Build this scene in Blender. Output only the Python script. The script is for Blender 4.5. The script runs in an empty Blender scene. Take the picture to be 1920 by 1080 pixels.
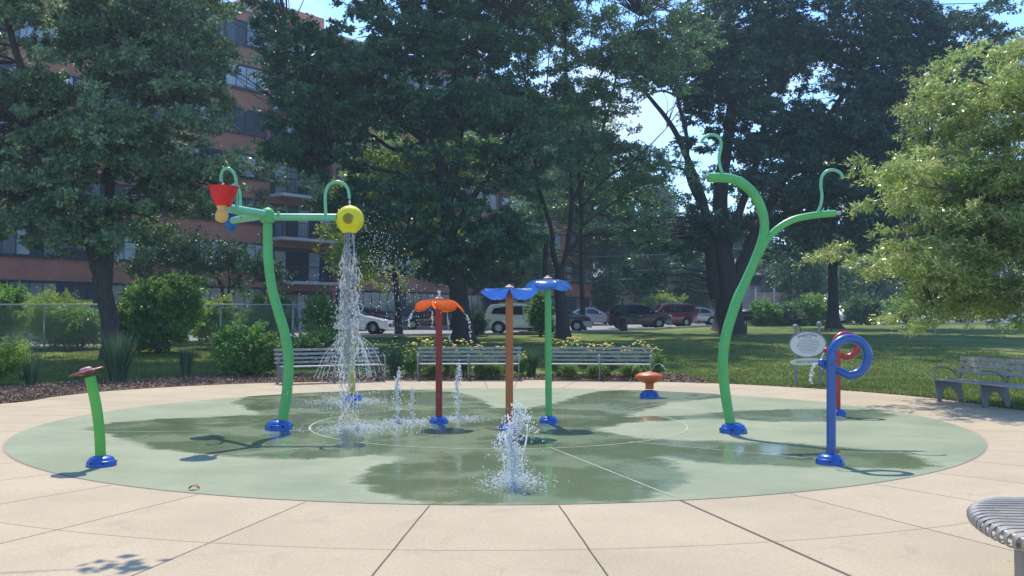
import bpy, bmesh, math, random
import numpy as np
from mathutils import Vector, Matrix
from math import sin, cos, tan, pi, radians, atan2, sqrt

random.seed(7); RNG = np.random.default_rng(11)
sc = bpy.context.scene
COL = sc.collection

# ------------------------------------------------------------------ camera
F = 1766.0                      # focal length in photo pixels (1920 wide)
HOR = 600.0
PITCH = math.atan((HOR-540)/F)
CAMZ = 1.6
cam_d = bpy.data.cameras.new('camera'); cam = bpy.data.objects.new('camera', cam_d); COL.objects.link(cam)
cam_d.sensor_width = 36; cam_d.lens = 36*F/1920; cam_d.clip_end = 4000; cam_d.clip_start = 0.05
cam.location = (0, 0, CAMZ); cam.rotation_euler = (pi/2+PITCH, 0, 0)
sc.camera = cam

# ------------------------------------------------------------------ world and sun
SUNV = Vector((0.11, -0.60, -1.0)).normalized()      # direction the light travels
elev = math.asin(-SUNV.z); az = atan2(-SUNV.x, -SUNV.y)   # compass angle of the sun from +Y towards +X
w = bpy.data.worlds.new('World'); sc.world = w; w.use_nodes = True
nt = w.node_tree; nt.nodes.clear()
out = nt.nodes.new('ShaderNodeOutputWorld'); bg = nt.nodes.new('ShaderNodeBackground')
sky = nt.nodes.new('ShaderNodeTexSky'); sky.sky_type = 'NISHITA'; sky.sun_disc = False
sky.sun_elevation = elev; sky.sun_rotation = az; sky.air_density = 1.25; sky.dust_density = 0.2; sky.ozone_density = 3.0
bg.inputs['Strength'].default_value = 0.15
tc = nt.nodes.new('ShaderNodeTexCoord'); mp = nt.nodes.new('ShaderNodeMapping'); mp.inputs['Scale'].default_value = (1, 1, 2.2)
nz = nt.nodes.new('ShaderNodeTexNoise'); nz.inputs['Scale'].default_value = 4.5; nz.inputs['Detail'].default_value = 9; nz.inputs['Roughness'].default_value = .58
cr = nt.nodes.new('ShaderNodeValToRGB'); cr.color_ramp.elements[0].position = .54; cr.color_ramp.elements[1].position = .74
mx = nt.nodes.new('ShaderNodeMixRGB'); mx.inputs[2].default_value = (3.9, 4.3, 5.0, 1)
nt.links.new(tc.outputs['Generated'], mp.inputs[0]); nt.links.new(mp.outputs[0], nz.inputs['Vector'])
nt.links.new(nz.outputs['Fac'], cr.inputs[0]); nt.links.new(cr.outputs[0], mx.inputs[0])
tint = nt.nodes.new('ShaderNodeMixRGB'); tint.blend_type = 'MULTIPLY'; tint.inputs[0].default_value = 1; tint.inputs[2].default_value = (.74, .93, 1.24, 1)
nt.links.new(sky.outputs[0], tint.inputs[1]); nt.links.new(tint.outputs[0], mx.inputs[1]); nt.links.new(mx.outputs[0], bg.inputs['Color']); nt.links.new(bg.outputs[0], out.inputs[0])
sun_d = bpy.data.lights.new('sun', 'SUN'); sun_d.energy = 3.6; sun_d.angle = radians(0.5); sun_d.color = (1, .92, .78)
sun = bpy.data.objects.new('sun', sun_d); COL.objects.link(sun)
sun.rotation_euler = SUNV.to_track_quat('-Z', 'Y').to_euler(); sun.location = (0, 0, 40)
sc.view_settings.view_transform = 'Standard'; sc.view_settings.look = 'None'; sc.view_settings.gamma = 1
sc.view_settings.exposure = 0.68
sc.cycles.max_bounces = 8; sc.cycles.transparent_max_bounces = 8; sc.cycles.caustics_reflective = False; sc.cycles.caustics_refractive = False
sc.cycles.sample_clamp_indirect = 4; sc.cycles.volume_bounces = 0

# ------------------------------------------------------------------ coordinates
def ray(px, py):
    x = (px-960)/F; v = (540-py)/F
    return Vector((x, cos(PITCH)-v*sin(PITCH), sin(PITCH)+v*cos(PITCH)))
def P(px, py, Y):
    d = ray(px, py); return Vector((0, 0, CAMZ)) + d*(Y/d.y)
def G(px, py, z=0.0):
    d = ray(px, py); return Vector((0, 0, CAMZ)) + d*((z-CAMZ)/d.z)
def gz(x, y):
    if y < 26: return 0.0
    if y < 50: 
        t = (y-26)/24; return 0.78*(t*t*(3-2*t)*.35+t*.65)
    if y < 80: return 0.78+(y-50)*0.0143
    return 1.209+(y-80)*0.003
def GT(px, py):
    lo, hi = 5.0, 300.0
    d = ray(px, py)
    for i in range(600):
        y = 10+i*0.25
        p = Vector((0, 0, CAMZ)) + d*(y/d.y)
        if p.z <= gz(p.x, p.y)+.001: return p
    return p
def T(px, Y):           # terrain point seen at column px, distance Y
    x = (px-960)/F*Y*1.0; return Vector((x, Y, gz(x, Y)))

# ------------------------------------------------------------------ naming helpers
def tag(o, label=None, cat=None, group=None, kind=None):
    if label: o['label'] = label
    if cat: o['category'] = cat
    if group: o['group'] = group
    if kind: o['kind'] = kind
    return o
def thing(name, label, cat, loc=(0, 0, 0), group=None):
    o = bpy.data.objects.new(name, None); COL.objects.link(o); o.location = loc
    o.empty_display_size = .2
    return tag(o, label, cat, group)
def children(o): return [c for c in bpy.data.objects if c.parent == o]
KIDS = {}
def link_obj(name, me, mat, parent=None, offs=None):
    o = bpy.data.objects.new(name, me); COL.objects.link(o)
    if mat: me.materials.append(mat)
    if parent: o.parent = parent; KIDS.setdefault(parent.name, []).append(o)
    return o
def world_loc(o):
    v = Vector((0, 0, 0))
    while o: v += o.location; o = o.parent
    return v
def copy_tree(o, parent=None):
    c = o.copy(); COL.objects.link(c)
    if parent: c.parent = parent
    for ch in KIDS.get(o.name, []): 
        KIDS.setdefault(c.name, []).append(copy_tree(ch, c))
    return c

# ------------------------------------------------------------------ mesh builder
class MB:
    def __init__(s): s.v = []; s.f = []
    def add(s, vs, fs):
        n = len(s.v); s.v += [tuple(v) for v in vs]; s.f += [tuple(i+n for i in f) for f in fs]; return s
    def box(s, c, d, rz=0, m=None):
        x, y, z = d[0]/2, d[1]/2, d[2]/2
        vs = [Vector((a*x, b*y, e*z)) for a in (-1, 1) for b in (-1, 1) for e in (-1, 1)]
        R = m if m else Matrix.Rotation(rz, 3, 'Z')
        vs = [R @ v + Vector(c) for v in vs]
        return s.add(vs, [(0,1,3,2), (4,6,7,5), (0,4,5,1), (2,3,7,6), (0,2,6,4), (1,5,7,3)])
    def tube(s, pts, r, n=10, cap=True, round_end=False):
        pts = [Vector(p) for p in pts]; k = len(pts)
        rs = list(r) if hasattr(r, '__len__') else [r]*k
        if round_end:
            for end in (0, 1):
                a, b = (pts[0], pts[1]) if end == 0 else (pts[-1], pts[-2])
                dr = (a-b).normalized(); rr = rs[0] if end == 0 else rs[-1]
                ex = [(a+dr*rr*sin(t), rr*cos(t)) for t in (radians(30), radians(60), radians(85))]
                if end == 0: pts = [e[0] for e in ex[::-1]]+pts; rs = [e[1] for e in ex[::-1]]+rs
                else: pts += [e[0] for e in ex]; rs += [e[1] for e in ex]
            k = len(pts)
        tang = [(pts[min(i+1, k-1)]-pts[max(i-1, 0)]).normalized() for i in range(k)]
        up = Vector((0, 0, 1)) if abs(tang[0].z) < .9 else Vector((0, 1, 0))
        a = tang[0].cross(up).normalized(); vs = []
        for i in range(k):
            t = tang[i]; a = (a - t*a.dot(t)).normalized(); b = t.cross(a)
            vs += [pts[i] + (a*cos(2*pi*j/n)+b*sin(2*pi*j/n))*rs[i] for j in range(n)]
        fs = [(i*n+j, i*n+(j+1) % n, (i+1)*n+(j+1) % n, (i+1)*n+j) for i in range(k-1) for j in range(n)]
        if cap: fs += [tuple(range(n))[::-1], tuple(range((k-1)*n, k*n))]
        return s.add(vs, fs)
    def lathe(s, prof, c=(0, 0, 0), n=24, m=None, cap=True):
        M = m if m else Matrix.Identity(3); k = len(prof)
        vs = [M @ Vector((r*cos(2*pi*j/n), r*sin(2*pi*j/n), z)) + Vector(c) for r, z in prof for j in range(n)]
        fs = [(i*n+j, i*n+(j+1) % n, (i+1)*n+(j+1) % n, (i+1)*n+j) for i in range(k-1) for j in range(n)]
        if cap: fs += [tuple(range(n))[::-1], tuple(range((k-1)*n, k*n))]
        return s.add(vs, fs)
    def sphere(s, c, r, n=16, sc_=(1, 1, 1)):
        m = n//2
        prof = [(max(1e-4, r*sin(pi*i/m)), -r*cos(pi*i/m)) for i in range(m+1)]
        M = Matrix.Diagonal(Vector(sc_))
        return s.lathe(prof, c, n, M)
    def prism(s, poly, y0, y1, m=None, c=(0, 0, 0)):      # polygon in x,z extruded along y
        M = m if m else Matrix.Identity(3); n = len(poly)
        vs = [M @ Vector((x, y0, z)) + Vector(c) for x, z in poly]+[M @ Vector((x, y1, z)) + Vector(c) for x, z in poly]
        fs = [(i, (i+1) % n, n+(i+1) % n, n+i) for i in range(n)]
        # triangulate caps
        me = [Vector((x, z, 0)) for x, z in poly]
        from mathutils.geometry import tessellate_polygon
        for t in tessellate_polygon([me]):
            fs.append(tuple(t)); fs.append(tuple(i+n for i in t[::-1]))
        return s.add(vs, fs)
    def build(s, name, mat, parent=None, smooth=False, local=False, bevel=0, origin=None):
        me = bpy.data.meshes.new(name)
        o_ = Vector((0, 0, 0))
        if not local:
            if parent: o_ = world_loc(parent)
            elif origin is not None: o_ = Vector(origin)
        vs = [(v[0]-o_.x, v[1]-o_.y, v[2]-o_.z) for v in s.v] if o_.length > 0 else s.v
        me.from_pydata(vs, [], s.f); 
        bm = bmesh.new(); bm.from_mesh(me); bmesh.ops.recalc_face_normals(bm, faces=bm.faces)
        bm.to_mesh(me); bm.free()
        if smooth:
            me.shade_smooth() if hasattr(me, 'shade_smooth') else None
            if smooth is not True: me.set_sharp_from_angle(angle=radians(smooth))
        ob = link_obj(name, me, mat, parent)
        if origin is not None and not parent: ob.location = origin
        if bevel:
            b = ob.modifiers.new('bevel', 'BEVEL'); b.width = bevel; b.segments = 2; b.limit_method = 'ANGLE'
        return ob

def np_mesh(name, V, Fq, mat, parent=None, rnd=None, nper=4, smooth=False, attr='rnd'):
    """V (n,3) array, Fq (m,k) index array"""
    V = np.asarray(V, dtype=np.float32)
    if parent:
        o_ = world_loc(parent); V = V - np.array([o_.x, o_.y, o_.z], dtype=np.float32)
    me = bpy.data.meshes.new(name); m, k = Fq.shape
    me.vertices.add(len(V)); me.vertices.foreach_set('co', V.ravel())
    me.loops.add(m*k); me.loops.foreach_set('vertex_index', Fq.astype(np.int32).ravel())
    me.polygons.add(m); me.polygons.foreach_set('loop_start', np.arange(0, m*k, k, dtype=np.int32))
    me.update(calc_edges=True)
    if rnd is not None:
        a = me.attributes.new(attr, 'FLOAT', 'FACE'); a.data.foreach_set('value', np.asarray(rnd, dtype=np.float32))
    if smooth: me.polygons.foreach_set('use_smooth', np.ones(m, dtype=bool))
    me.validate(verbose=False)
    return link_obj(name, me, mat, parent)

def unit(a): return a/np.maximum(1e-9, np.linalg.norm(a, axis=-1, keepdims=True))

def leaf_quads(C, D, size, aspect=.55, fold=.25):
    """rhombus leaves at C pointing along D"""
    n = len(C); size = np.broadcast_to(np.asarray(size, dtype=float), (n,))[:, None]
    D = unit(D); R = unit(np.cross(D, RNG.normal(size=(n, 3)))); N = np.cross(D, R)
    w_ = size*aspect*.5
    a = C; b = C + D*size*.45 + R*w_ + N*w_*fold*2; c = C + D*size; d = C + D*size*.45 - R*w_ + N*w_*fold*2
    V = np.stack([a, b, c, d], 1).reshape(-1, 3); Fq = np.arange(4*n).reshape(n, 4)
    return V, Fq

def scatter(template_v, template_f, pos, scl, rot=None):
    tv = np.asarray(template_v, dtype=float); tf = np.asarray(template_f)
    n = len(pos); scl = np.asarray(scl, dtype=float)
    if scl.ndim == 1: scl = scl[:, None, None]
    else: scl = scl[:, None, :]
    V = tv[None]*scl
    if rot is not None: V = np.einsum('nij,nkj->nki', rot, V)
    V = V + np.asarray(pos)[:, None, :]
    Fq = tf[None] + (np.arange(n)*len(tv))[:, None, None]
    return V.reshape(-1, 3), Fq.reshape(-1, tf.shape[1])
def rand_rot(n):
    q = unit(RNG.normal(size=(n, 4))); w_, x, y, z = q.T
    return np.stack([np.stack([1-2*(y*y+z*z), 2*(x*y-z*w_), 2*(x*z+y*w_)], 1), np.stack([2*(x*y+z*w_), 1-2*(x*x+z*z), 2*(y*z-x*w_)], 1), np.stack([2*(x*z-y*w_), 2*(y*z+x*w_), 1-2*(x*x+y*y)], 1)], 1)
OCT_V = [(1,0,0),(-1,0,0),(0,1,0),(0,-1,0),(0,0,1),(0,0,-1)]
OCT_F = [(0,2,4),(2,1,4),(1,3,4),(3,0,4),(2,0,5),(1,2,5),(3,1,5),(0,3,5)]
def ico(sub=1):
    bm = bmesh.new(); bmesh.ops.create_icosphere(bm, subdivisions=sub, radius=1)
    v = [tuple(x.co) for x in bm.verts]; f = [tuple(q.index for q in g.verts) for g in bm.faces]; bm.free(); return v, f
ICO_V, ICO_F = ico(1)
def drops(pos, r, stretch=None):
    r = np.asarray(r)
    if stretch is None: s_ = np.stack([r, r, r*RNG.uniform(.8, 1.8, len(r))], 1)
    else: s_ = np.stack([r, r, r*stretch], 1)
    return scatter(ICO_V, ICO_F, pos, s_)

# ------------------------------------------------------------------ materials
def nmat(name):
    m = bpy.data.materials.new(name); m.use_nodes = True; n = m.node_tree; b = n.nodes['Principled BSDF']; return m, n, b
def lk(n, a, b): n.links.new(a, b)
def node(n, t, **kw):
    x = n.nodes.new(t)
    for k, v in kw.items():
        if k.startswith('i_'):
            key = k[2:]; key = int(key) if key.isdigit() else key.replace('_', ' ')
            x.inputs[key].default_value = v
        else: setattr(x, k, v)
    return x
def c4(c): return (c[0], c[1], c[2], 1)
def paint(name, c, rough=.35, metal=0, var=.12, scale=6, bump=.0, spec=.5, coat=0, grime=None):
    m, n, b = nmat(name)
    tcn = node(n, 'ShaderNodeTexCoord'); no = node(n, 'ShaderNodeTexNoise', i_Scale=scale, i_Detail=6.0, i_Roughness=.6)
    lk(n, tcn.outputs['Object'], no.inputs['Vector'])
    r = node(n, 'ShaderNodeValToRGB'); r.color_ramp.elements[0].position = .3; r.color_ramp.elements[1].position = .7
    r.color_ramp.elements[0].color = c4([x*(1-var) for x in c]); r.color_ramp.elements[1].color = c4([min(1, x*(1+var)) for x in c])
    lk(n, no.outputs['Fac'], r.inputs[0]); lk(n, r.outputs[0], b.inputs['Base Color'])
    rr = node(n, 'ShaderNodeMapRange', i_3=rough*.8, i_4=min(1, rough*1.25)); lk(n, no.outputs['Fac'], rr.inputs[0]); lk(n, rr.outputs[0], b.inputs['Roughness'])
    b.inputs['Metallic'].default_value = metal; b.inputs['Specular IOR Level'].default_value = spec
    b.inputs['Coat Weight'].default_value = coat
    if bump:
        bp = node(n, 'ShaderNodeBump', i_Strength=bump, i_Distance=.02); n2 = node(n, 'ShaderNodeTexNoise', i_Scale=scale*8, i_Detail=5.0)
        lk(n, tcn.outputs['Object'], n2.inputs['Vector']); lk(n, n2.outputs['Fac'], bp.inputs['Height']); lk(n, bp.outputs[0], b.inputs['Normal'])
    return m
def leafmat(name, c, c2=None, trans=.35, rough=.42, spec=.45, tips=None):
    """leaf colour varies leaf by leaf and clump by clump"""
    m, n, b = nmat(name); c2 = c2 or [x*1.7 for x in c]
    at = node(n, 'ShaderNodeAttribute', attribute_name='rnd')
    r = node(n, 'ShaderNodeValToRGB'); r.color_ramp.elements[0].color = c4([x*.65 for x in c]); r.color_ramp.elements[1].color = c4(c2)
    e = r.color_ramp.elements.new(.55); e.color = c4(c)
    if tips: e = r.color_ramp.elements.new(.93); e.color = c4(c2); r.color_ramp.elements[-1].color = c4(tips)
    lk(n, at.outputs['Fac'], r.inputs[0])
    geo = node(n, 'ShaderNodeNewGeometry'); no = node(n, 'ShaderNodeTexNoise', i_Scale=.6, i_Detail=3.0); lk(n, geo.outputs['Position'], no.inputs['Vector'])
    mr = node(n, 'ShaderNodeMapRange', i_1=.3, i_2=.7, i_3=.75, i_4=1.25); lk(n, no.outputs['Fac'], mr.inputs[0])
    mu = node(n, 'ShaderNodeVectorMath', operation='SCALE'); lk(n, r.outputs[0], mu.inputs[0]); lk(n, mr.outputs[0], mu.inputs[3])
    lk(n, mu.outputs[0], b.inputs['Base Color']); b.inputs['Roughness'].default_value = rough; b.inputs['Specular IOR Level'].default_value = spec
    tr = node(n, 'ShaderNodeBsdfTranslucent'); lk(n, mu.outputs[0], tr.inputs['Color'])
    ms = node(n, 'ShaderNodeMixShader', i_0=trans); lk(n, b.outputs[0], ms.inputs[1]); lk(n, tr.outputs[0], ms.inputs[2])
    lk(n, ms.outputs[0], n.nodes['Material Output'].inputs[0])
    return m
def barkmat(name, c):
    m, n, b = nmat(name); tcn = node(n, 'ShaderNodeTexCoord'); mp_ = node(n, 'ShaderNodeMapping', i_Scale=(5, 5, .9)); lk(n, tcn.outputs['Object'], mp_.inputs[0])
    no = node(n, 'ShaderNodeTexNoise', i_Scale=3.0, i_Detail=8.0, i_Roughness=.7); lk(n, mp_.outputs[0], no.inputs['Vector'])
    r = node(n, 'ShaderNodeValToRGB'); r.color_ramp.elements[0].position = .35; r.color_ramp.elements[1].position = .7
    r.color_ramp.elements[0].color = c4([x*.45 for x in c]); r.color_ramp.elements[1].color = c4([x*1.5 for x in c]); lk(n, no.outputs['Fac'], r.inputs[0]); lk(n, r.outputs[0], b.inputs['Base Color'])
    bp = node(n, 'ShaderNodeBump', i_Strength=.9, i_Distance=.06); lk(n, no.outputs['Fac'], bp.inputs['Height']); lk(n, bp.outputs[0], b.inputs['Normal'])
    b.inputs['Roughness'].default_value = .9; return m
M = {}
M['green'] = paint('green_paint', (.10, .43, .115), .38, var=.14, scale=3)
M['lime'] = paint('lime_paint', (.11, .43, .055), .4, var=.10, scale=3)
M['green_pipe'] = paint('pale_green_pipe', (.17, .50, .27), .33, var=.08)
M['blue'] = paint('blue_paint', (.012, .095, .38), .3, var=.12)
M['blue2'] = paint('loop_blue_paint', (.014, .095, .33), .28, var=.1, coat=.3)
M['red'] = paint('loop_red_paint', (.42, .02, .03), .3, var=.1, coat=.3)
M['maroon'] = paint('maroon_paint', (.28, .025, .02), .4, var=.12)
M['rust_orange'] = paint('orange_brown_paint', (.46, .13, .035), .45, var=.1)
M['yellow_pole'] = paint('yellow_pole_paint', (.55, .44, .03), .4)
M['mush_orange'] = paint('orange_shell', (.62, .12, .025), .35)
M['pink_hub'] = paint('faded_pink_hub', (.55, .30, .26), .5)
M['cap_maroon'] = paint('faded_maroon_cap', (.20, .035, .045), .4, var=.35, scale=14)
M['bucket_red'] = paint('bucket_red', (.68, .006, .015), .35)
M['bucket_blue'] = paint('bucket_navy', (.01, .03, .30), .35)
M['bulb_blue'] = paint('bulb_blue', (.015, .11, .38), .35)
M['bulb_amber'] = paint('bulb_amber', (.72, .40, .10), .4)
M['bucket_yellow'] = paint('bucket_yellow', (.80, .68, .008), .35)
M['grate'] = paint('grate_black', (.02, .02, .012), .6)
M['nozzle'] = paint('nozzle_steel', (.35, .42, .36), .35, metal=.6)
M['dark'] = paint('dark_hole', (.004, .006, .012), .7)
M['galv'] = paint('grey_bench_paint', (.275, .262, .245), .42, metal=.35, var=.1)
M['castgrey'] = paint('bench_frame_grey', (.20, .20, .19), .5, metal=.25)
M['galv_light'] = paint('galvanised_steel', (.42, .43, .42), .4, metal=.5)
M['signpost'] = paint('sign_grey', (.24, .26, .27), .5)
M['signface'] = paint('sign_face', (.80, .81, .84), .5, var=.04)
M['signface2'] = paint('sign_plate_cream', (.75, .78, .68), .5, var=.05)
M['ink'] = paint('sign_ink', (.12, .12, .17), .6)
M['bark'] = barkmat('bark_dark', (.045, .038, .033)); M['bark2'] = barkmat('bark_grey', (.075, .062, .05))
M['stem'] = paint('stem_brown', (.08, .06, .035), .9)
M['asphalt_tyre'] = paint('tyre_rubber', (.012, .012, .013), .75)
M['rim'] = paint('alloy_rim', (.26, .27, .29), .3, metal=.7)
M['carglass'] = paint('car_glass', (.012, .016, .02), .06, var=.02, spec=.8)
M['trim'] = paint('black_trim', (.015, .015, .016), .5)
M['hl'] = paint('headlight_lens', (.5, .52, .55), .1, metal=.3)
M['tl'] = paint('tail_light_lens', (.35, .01, .01), .2)
M['plate'] = paint('number_plate', (.5, .5, .5), .5)
def transl(name, c, tr=.45, rough=.18):
    m, n, b = nmat(name); b.inputs['Base Color'].default_value = c4(c); b.inputs['Roughness'].default_value = rough; b.inputs['Coat Weight'].default_value = .5
    t = node(n, 'ShaderNodeBsdfTranslucent'); t.inputs['Color'].default_value = c4([min(1, x*1.25+.01) for x in c]); ms = node(n, 'ShaderNodeMixShader', i_0=tr)
    no = node(n, 'ShaderNodeTexNoise', i_Scale=9.0, i_Detail=4.0); mr = node(n, 'ShaderNodeMapRange', i_3=rough*.6, i_4=rough*1.8); lk(n, no.outputs['Fac'], mr.inputs[0]); lk(n, mr.outputs[0], b.inputs['Roughness'])
    lk(n, b.outputs[0], ms.inputs[1]); lk(n, t.outputs[0], ms.inputs[2]); lk(n, ms.outputs[0], n.nodes['Material Output'].inputs[0]); return m
M['petal_orange'] = transl('orange_petal_plastic', (1.0, .32, .03), .82)
M['petal_blue'] = transl('blue_petal_plastic', (.12, .30, .62), .62, .14)
def watermat(name, white=.35, tr=.85):
    m, n, b = nmat(name); b.inputs['Base Color'].default_value = (.95, .97, 1, 1); b.inputs['Roughness'].default_value = .04; b.inputs['IOR'].default_value = 1.33
    b.inputs['Transmission Weight'].default_value = tr
    t = node(n, 'ShaderNodeBsdfTranslucent'); t.inputs['Color'].default_value = (.9, .93, .95, 1); ms = node(n, 'ShaderNodeMixShader', i_0=white)
    lk(n, b.outputs[0], ms.inputs[1]); lk(n, t.outputs[0], ms.inputs[2]); lk(n, ms.outputs[0], n.nodes['Material Output'].inputs[0]); return m
M['water'] = watermat('water_clear', .48); M['foam'] = watermat('water_foam', .62, .25)

# ground materials ---------------------------------------------------
PADC = (-0.21, 15.2); PADR = 7.0
def deckmat():
    m, n, b = nmat('broom_concrete'); geo = node(n, 'ShaderNodeTexCoord')
    sep = node(n, 'ShaderNodeSeparateXYZ'); lk(n, geo.outputs['Object'], sep.inputs[0])
    def mth(op, a, b_=None):
        x = node(n, 'ShaderNodeMath', operation=op)
        for i, q in enumerate((a, b_)):
            if q is None: continue
            if isinstance(q, (int, float)): x.inputs[i].default_value = q
            else: lk(n, q, x.inputs[i])
        return x.outputs[0]
    X, Y = sep.outputs[0], sep.outputs[1]
    r = mth('SQRT', mth('ADD', mth('MULTIPLY', X, X), mth('MULTIPLY', Y, Y)))
    wob = node(n, 'ShaderNodeTexNoise', i_Scale=1.3, i_Detail=6.0); lk(n, geo.outputs['Object'], wob.inputs['Vector'])
    wv = mth('MULTIPLY', mth('SUBTRACT', wob.outputs['Fac'], .5), .05)
    ang = mth('ARCTAN2', X, mth('MULTIPLY', Y, -1.0))
    step = radians(9.1)
    k = mth('SUBTRACT', mth('MODULO', mth('ADD', ang, step*40.5-radians(5.0)), step), step/2)
    dist = mth('ABSOLUTE', mth('ADD', mth('MULTIPLY', k, r), mth('MULTIPLY', wv, .5)))
    lineR = mth('MULTIPLY', mth('LESS_THAN', dist, .0075), mth('GREATER_THAN', r, 7.03))
    ring = mth('LESS_THAN', mth('ABSOLUTE', mth('SUBTRACT', r, 8.6)), .005)
    ring2 = mth('LESS_THAN', mth('ABSOLUTE', mth('SUBTRACT', mth('ADD', r, mth('MULTIPLY', wv, .3)), 7.012)), .014)
    # wider sealed joint
    k2 = mth('ABSOLUTE', mth('SUBTRACT', ang, radians(14.1))); d2 = mth('MULTIPLY', k2, r)
    wide = mth('MULTIPLY', mth('LESS_THAN', d2, .016), mth('GREATER_THAN', r, 7.0))
    line = mth('MAXIMUM', mth('MAXIMUM', lineR, ring), wide)
    no = node(n, 'ShaderNodeTexNoise', i_Scale=.55, i_Detail=9.0, i_Roughness=.62); lk(n, geo.outputs['Object'], no.inputs['Vector'])
    fine = node(n, 'ShaderNodeTexNoise', i_Scale=38.0, i_Detail=5.0, i_Roughness=.7); lk(n, geo.outputs['Object'], fine.inputs['Vector'])
    ra = node(n, 'ShaderNodeValToRGB'); ra.color_ramp.elements[0].position = .3; ra.color_ramp.elements[1].position = .72
    ra.color_ramp.elements[0].color = (.372, .306, .205, 1); ra.color_ramp.elements[1].color = (.475, .388, .262, 1); lk(n, no.outputs['Fac'], ra.inputs[0])
    rb = node(n, 'ShaderNodeMapRange', i_1=.3, i_2=.7, i_3=.84, i_4=1.13); lk(n, fine.outputs['Fac'], rb.inputs[0])
    sid = mth('ADD', mth('FLOOR', mth('DIVIDE', mth('ADD', ang, step*40-radians(5.0)), step)), mth('MULTIPLY', mth('GREATER_THAN', r, 8.6), 71.0))
    wn = node(n, 'ShaderNodeTexWhiteNoise', noise_dimensions='1D'); lk(n, sid, wn.inputs['W'])
    stn = node(n, 'ShaderNodeTexNoise', i_Scale=1.9, i_Detail=10.0, i_Roughness=.72, i_Distortion=.6); lk(n, geo.outputs['Object'], stn.inputs['Vector'])
    stm = node(n, 'ShaderNodeMapRange', i_1=.55, i_2=.74, i_3=1.0, i_4=.82); lk(n, stn.outputs['Fac'], stm.inputs[0])
    tone = mth('MULTIPLY', mth('MULTIPLY', rb.outputs[0], mth('ADD', mth('MULTIPLY', wn.outputs['Value'], .07), .965)), stm.outputs[0])
    mu = node(n, 'ShaderNodeVectorMath', operation='SCALE'); lk(n, ra.outputs[0], mu.inputs[0]); lk(n, tone, mu.inputs[3])
    vo = node(n, 'ShaderNodeTexVoronoi', i_Scale=2.3); lk(n, geo.outputs['Object'], vo.inputs['Vector'])
    sp = mth('LESS_THAN', vo.outputs['Distance'], .035)
    mxs = node(n, 'ShaderNodeMixRGB', i_2=(.2, .16, .13, 1)); lk(n, mth('MULTIPLY', sp, .55), mxs.inputs[0]); lk(n, mu.outputs[0], mxs.inputs[1])
    m1 = node(n, 'ShaderNodeMixRGB', i_2=(.34, .235, .20, 1)); lk(n, mth('MULTIPLY', ring2, .8), m1.inputs[0]); lk(n, mxs.outputs[0], m1.inputs[1])
    m2 = node(n, 'ShaderNodeMixRGB', i_2=(.10, .072, .058, 1)); lk(n, line, m2.inputs[0]); lk(n, m1.outputs[0], m2.inputs[1])
    lk(n, m2.outputs[0], b.inputs['Base Color']); b.inputs['Roughness'].default_value = .88; b.inputs['Specular IOR Level'].default_value = .3
    bp = node(n, 'ShaderNodeBump', i_Strength=.35, i_Distance=.006); lk(n, mth('SUBTRACT', fine.outputs['Fac'], mth('MULTIPLY', line, 2.0)), bp.inputs['Height']); lk(n, bp.outputs[0], b.inputs['Normal'])
    return m
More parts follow.
